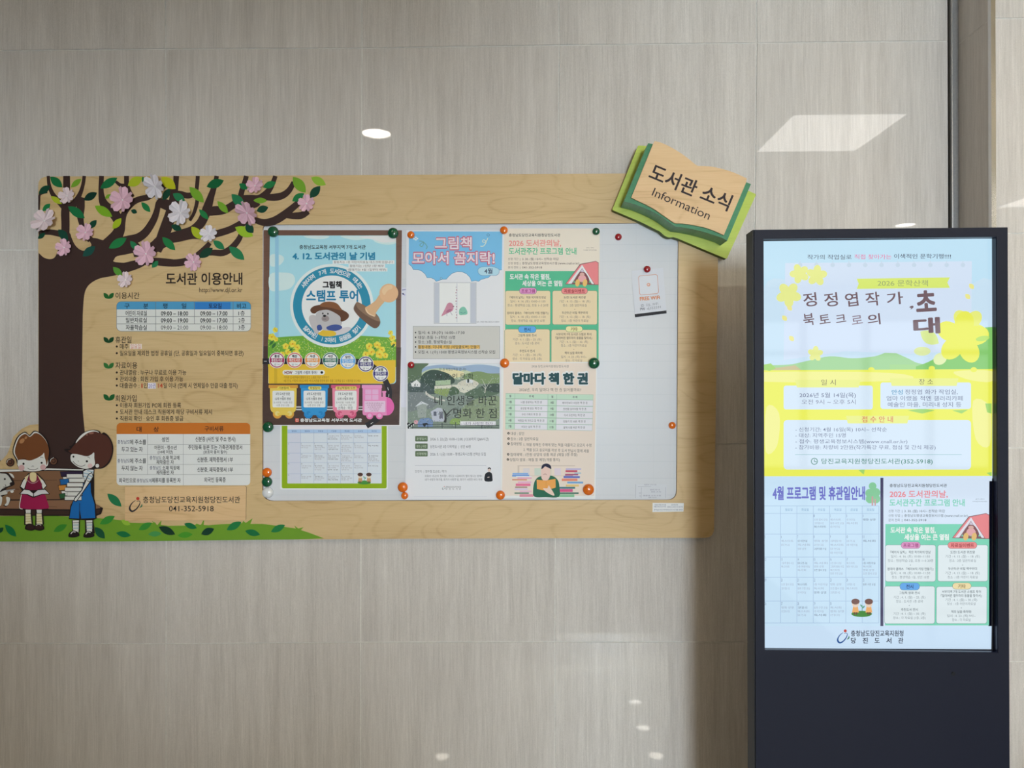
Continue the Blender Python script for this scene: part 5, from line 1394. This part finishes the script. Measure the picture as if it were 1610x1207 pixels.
V, Fc = join(ring_prism((XL, XR, .03, ZT), HOLE, .004, .0176), solid(XL, XR, .03, ZT, .0176, .056))
mesh_obj('body', V, Fc, [M['kiosk_side']], None, kroot)
V, Fc = ring_prism((XL+.0022, XR-.0006, .032, ZT-.001), HOLE, 0.0, .0035)
fp = mesh_obj('front_panel', V, Fc, [M['kiosk']], None, kroot)
V, Fc = ring_prism((HX0-.0001, HX1+.0001, HZ0-.0001, HZ1+.0001), (HX0+.0006, HX1-.0006, HZ0+.0006, HZ1-.0006), .0025, .0170)
mesh_obj('bezel', V, Fc, [M['kiosk_in']], None, kroot)
V, Fc = solid(XL-.06, XR+.06, 0.0, .03, -.14, .17)
mesh_obj('base', V, Fc, [M['kiosk_side']], None, kroot)
c = kh(1498.8, 1058.7)
n, r = 20, .0044
V = [kp(c.x+r*cos(2*pi*i/n), c.z+r*sin(2*pi*i/n), b) for b in (-.0012, .0005) for i in range(n)]
mesh_obj('sensor', V, [tuple(range(n)), tuple(reversed(range(n, 2*n)))]+[(i, n+i, n+(i+1) % n, (i+1) % n) for i in range(n)], [M['black']], None, kroot)

# ---- the lit screen
s = Ink(KD-.0166, 'screen', KK, KX)
s.sheet([(1199.4, 378.6), (1562.2, 374.4), (1558.6, 1020.4), (1197.6, 1018.6)], (8, 10, 22), .0004)
SKYB = (196, 232, 252)
s.clip = (1199.8, 375, 1560.4, 1020)
s.poly([(1199.8, 379), (1561.8, 374.8), (1560.4, 752), (1199, 752)], SKYB)
s.blob([(1200, 455), (1240, 440), (1300, 470), (1380, 450), (1480, 470), (1560, 440), (1560, 580), (1200, 582)], (206, 232, 250), 4)
s.poly([(1560.8, 583), (1200, 583)]+sm([(1200, 574), (1240, 573), (1270, 567), (1305, 560), (1340, 563), (1375, 560), (1400, 553), (1425, 562), (1450, 572), (1500, 570), (1560.8, 560)], 5, False), (168, 218, 158))
s.poly([(1560.8, 583), (1440, 583)]+sm([(1440, 576), (1465, 566), (1490, 546), (1515, 526), (1540, 516), (1560.8, 514)], 5, False), (136, 206, 112)); s.poly([(1200.4, 573), (1222, 578), (1250, 574), (1262, 583), (1200, 583)], (206, 196, 150)); s.poly([(1399, 573), (1440, 573), (1440, 583), (1399, 583)], (172, 222, 150))
s.poly([(1234.6, 413.5), (1528, 410.5), (1527, 560), (1500, 552), (1430, 556), (1330, 552), (1232, 566)], (216, 232, 252))
for i in range(11):
    x = 1258+i*25.6
    s.circ(x, 416.5, 3.4, (202, 222, 240)); s.rect(x-.6, 410, x+.6, 415, (206, 224, 242))
GL, PKT, DT = (92, 104, 124), (232, 140, 180), (84, 96, 120)
s.T('작가의 작업실로', 1269.4, 404, 1339, 7.4, GL, .006); s.T('직접 찾아가는', 1343.4, 403.6, 1401.6, 7.4, PKT, .012); s.T('이색적인 문학기행!!!!', 1405.8, 402.8, 1495.3, 7.4, DT, .008)
s.poly([(1347, 438), (1493.5, 436), (1489.5, 444), (1493.5, 452.4), (1347, 454), (1350, 446)], (222, 240, 120)); s.T('2026 문학산책', 1379.7, 445, 1459, 9.5, (160, 176, 120), .004)
def blossom(x, y, k, c, rot=0):
    for i in range(5):
        a = radians(72*i+rot); s.circ(x+k*.6*cos(a), y+k*.6*sin(a), k*.52, c, k*.4, 72*i+rot, 20)
    s.circ(x, y, k*.4, c)
LY = (236, 242, 150)
for x, y, k in ((1257, 430, 14), (1284, 433, 15), (1240, 463, 18), (1282, 556, 11)): blossom(x, y, k, LY, x)
for x, y in ((1233, 500), (1244, 532), (1241, 484), (1521, 466), (1527, 450)): s.leaf(x-3, y-4, x+4, y+4, (242, 238, 150), .7)
YB = (240, 244, 92)
s.leaf(1447, 521, 1476, 540, (220, 238, 150), .6); s.circ(1450, 552, 13, (226, 240, 170), 7); s.circ(1478, 564, 11, (232, 244, 180), 9, -30)
blossom(1521, 515, 28, (238, 244, 130), 20); blossom(1513, 531, 38, YB, -10); s.circ(1545, 532, 11, (190, 232, 110), 4, -10)
BRN = (118, 96, 104)
for t, x, y, w, h in (('정', 1263, 471, 21, 21), ('정', 1296, 471, 21, 21), ('엽', 1329, 471, 20, 21), ('작', 1361, 470, 22, 21), ('가', 1394, 469, 26, 19), (',', 1428, 477, 6, 16), ('북', 1263, 502, 17, 19), ('토', 1288, 502, 17, 17), ('크', 1314, 501, 16, 15), ('로', 1339, 503, 17, 16), ('의', 1364, 502, 20, 17)):
    s.T2(t, x, y+1.2, x+w, y-1.2, h, BRN if t != '로' else (150, 136, 150), .012)
s.T2('초', 1440, 476, 1472, 474, 36, BRN, .03); s.T2('대', 1436, 513, 1478, 511, 24, BRN, .03)
s.poly([(1199.6, 582), (1560.4, 580), (1560, 752), (1199, 752)], YB)
for q in ([(1200, 585), (1400, 586), (1420, 598), (1200, 600)], [(1500, 584), (1559, 583), (1558, 600), (1520, 596)], [(1205, 640), (1225, 650), (1222, 700), (1204, 710)], [(1530, 630), (1556, 640), (1556, 700), (1534, 690)]): s.blob(q, (246, 246, 150), 4)
for x, y in ((1465, 579), (1531, 581), (1370, 581)): s.circ(x, y, 5, YB, 4)
for q in ([(1201, 573), (1212, 571), (1220, 579), (1210, 583), (1201, 581)], [(1427, 645), (1450, 642), (1470, 645), (1450, 650)], [(1549, 634), (1559, 634), (1559, 650), (1552, 648)], [(1497, 645), (1522, 644), (1512, 650)], [(1350, 739), (1360, 737), (1358, 746)], [(1551, 743), (1559, 742), (1559, 749)]): s.poly(q, (166, 218, 112))
BX = (218, 236, 252)
s.rect(1232, 606, 1372.3, 643.5, BX, 4); s.rect(1384.3, 601, 1526.7, 642.7, BX, 4); s.rect(1232, 660, 1526.7, 738, BX, 6)
for x0, x1, y in ((1250, 1353, 609), (1399, 1507, 606.5), (1330, 1429.5, 665.5)): s.poly([(x0, y-12), (x1, y-12), (x1-3, y), (x0+3, y)], (238, 244, 140))
s.T('일 시', 1291, 601, 1314, 9, (130, 120, 90)); s.T('장 소', 1444.8, 600, 1467, 9, (120, 112, 84)); s.T('접 수 안 내', 1355, 659, 1404, 9.5, (222, 124, 96), .01)
LV = (118, 126, 156)
s.T('2026년 5월 14일(목)', 1257, 621, 1345.7, 7.6, LV, .006); s.T('오전 9시 ~ 오후 5시', 1260.4, 631.6, 1345.4, 7.6, (138, 144, 170), .004)
s.T('안성', 1401.7, 616.3, 1419.5, 7.6, (96, 160, 200), .015); s.T('정정엽 화가 작업실,', 1423, 616, 1505.8, 7.6, LV, .004); s.T('엄마 이랬을 적엔 갤러리카페', 1393.8, 625.9, 1513.6, 7.6, LV, .004); s.T('예술인 마을, 미리내 성지 등', 1395.6, 635.8, 1511.3, 7.6, LV, .004)
for y, t, x1 in ((675, '- 신청기간: 4월 16일(목) 10시~ 선착순', 1394.4), (684.2, '- 대상: 지역주민 15명', 1329.7), (693.7, '- 접수: 평생교육정보시스템(www.cnall.or.kr)', 1426.6), (703, '- 참가비용: 차량비 2만원(작가특강 무료, 점심 및 간식 제공)', 1471)): s.T(t, 1250.5, y, x1, 6.8, LV, .003)
s.rect(1250, 714.2, 1512, 715, (150, 196, 200))
TG = (70, 136, 120)
s.circ(1280.4, 725, 5.4, TG); s.circ(1280.4, 725, 4.2, BX); s.line([(1280.4, 722), (1280.4, 725.4), (1284, 725.8)], 1.2, TG); s.T('당진교육지원청당진도서관(352-5918)', 1291.4, 725, 1466.3, 8.4, TG, .008)
s.clip = None
# lower left: month sheet
PB = (204, 232, 252)
s.poly([(1199.2, 748.5), (1388, 748.5), (1388, 1018.6), (1197.8, 1018.6)], PB); s.poly([(1388, 748.5), (1560, 748), (1559.6, 756), (1388, 756)], (218, 236, 252))
s.T('4월 프로그램 및 휴관일안내', 1214.8, 775.3, 1360, 20.5, (112, 116, 204), .03)
for x, y, r in ((1372, 764, 6), (1367, 775, 6.5), (1377, 774, 7), (1368, 784, 7), (1377, 784, 7)): s.circ(x, y, r, (138, 206, 160))
s.rect(1370.5, 780, 1373, 795, (206, 160, 160)); s.rect(1375, 784, 1377, 795, (206, 160, 160))
X, Y = [1201.5, 1227.2, 1253, 1278.7, 1304.3, 1330, 1355.7, 1381.8], [807, 839.4, 875.5, 907.3, 944.6, 979]
for x in X[1:]: s.rect(x-.35, 795, x+.35, 979, (166, 194, 226))
for y in [795]+Y: s.rect(1200, y-.35, 1381.8, y+.35, (166, 194, 226))
for i, t in enumerate(('월요일', '화요일', '수요일', '목요일', '금요일', '토요일')): s.C(t, (X[i+1]+X[i+2])/2, 801, 4.2, (110, 160, 200))
month(s, X, Y, 0, (96, 104, 130), (160, 172, 196), (120, 136, 170), 3.6)
kids(s, 1338, 940, .27, (120, 84, 76), (240, 178, 110))
s.rect(1384.2, 751, 1388.9, 984, (72, 70, 104))
# lower right: the library day sheet again
s.post = lambda x, y: (1432+(x-830)*1.113-(y-369.5)*.004, 763+(y-369.5)*1.071)
s.crop(); s.poly([(791.2, 359), (941, 359), (940.2, 580), (792, 580)], (218, 234, 252))
library_day(s, ((218, 234, 252), (122, 214, 184), (226, 238, 242), (100, 136, 130), (236, 140, 150), (122, 212, 186), (96, 108, 116)))
s.post = None; s.crop()
s.poly([(1197.8, 984), (1559.2, 984), (1558.6, 1020.4), (1197.6, 1018.6)], (206, 230, 252))
logo(s, 1316.6, 989.5, .17, (40, 84, 150)); s.T('충청남도당진교육지원청', 1337.8, 995.4, 1420.5, 9, (34, 40, 66), .02); [s.T(t, 1337.8+18.55*i, 1006.8, 1346+18.55*i, 9, (34, 40, 66), .02) for i, t in enumerate('당진도서관')]
s.build('screen', kroot)
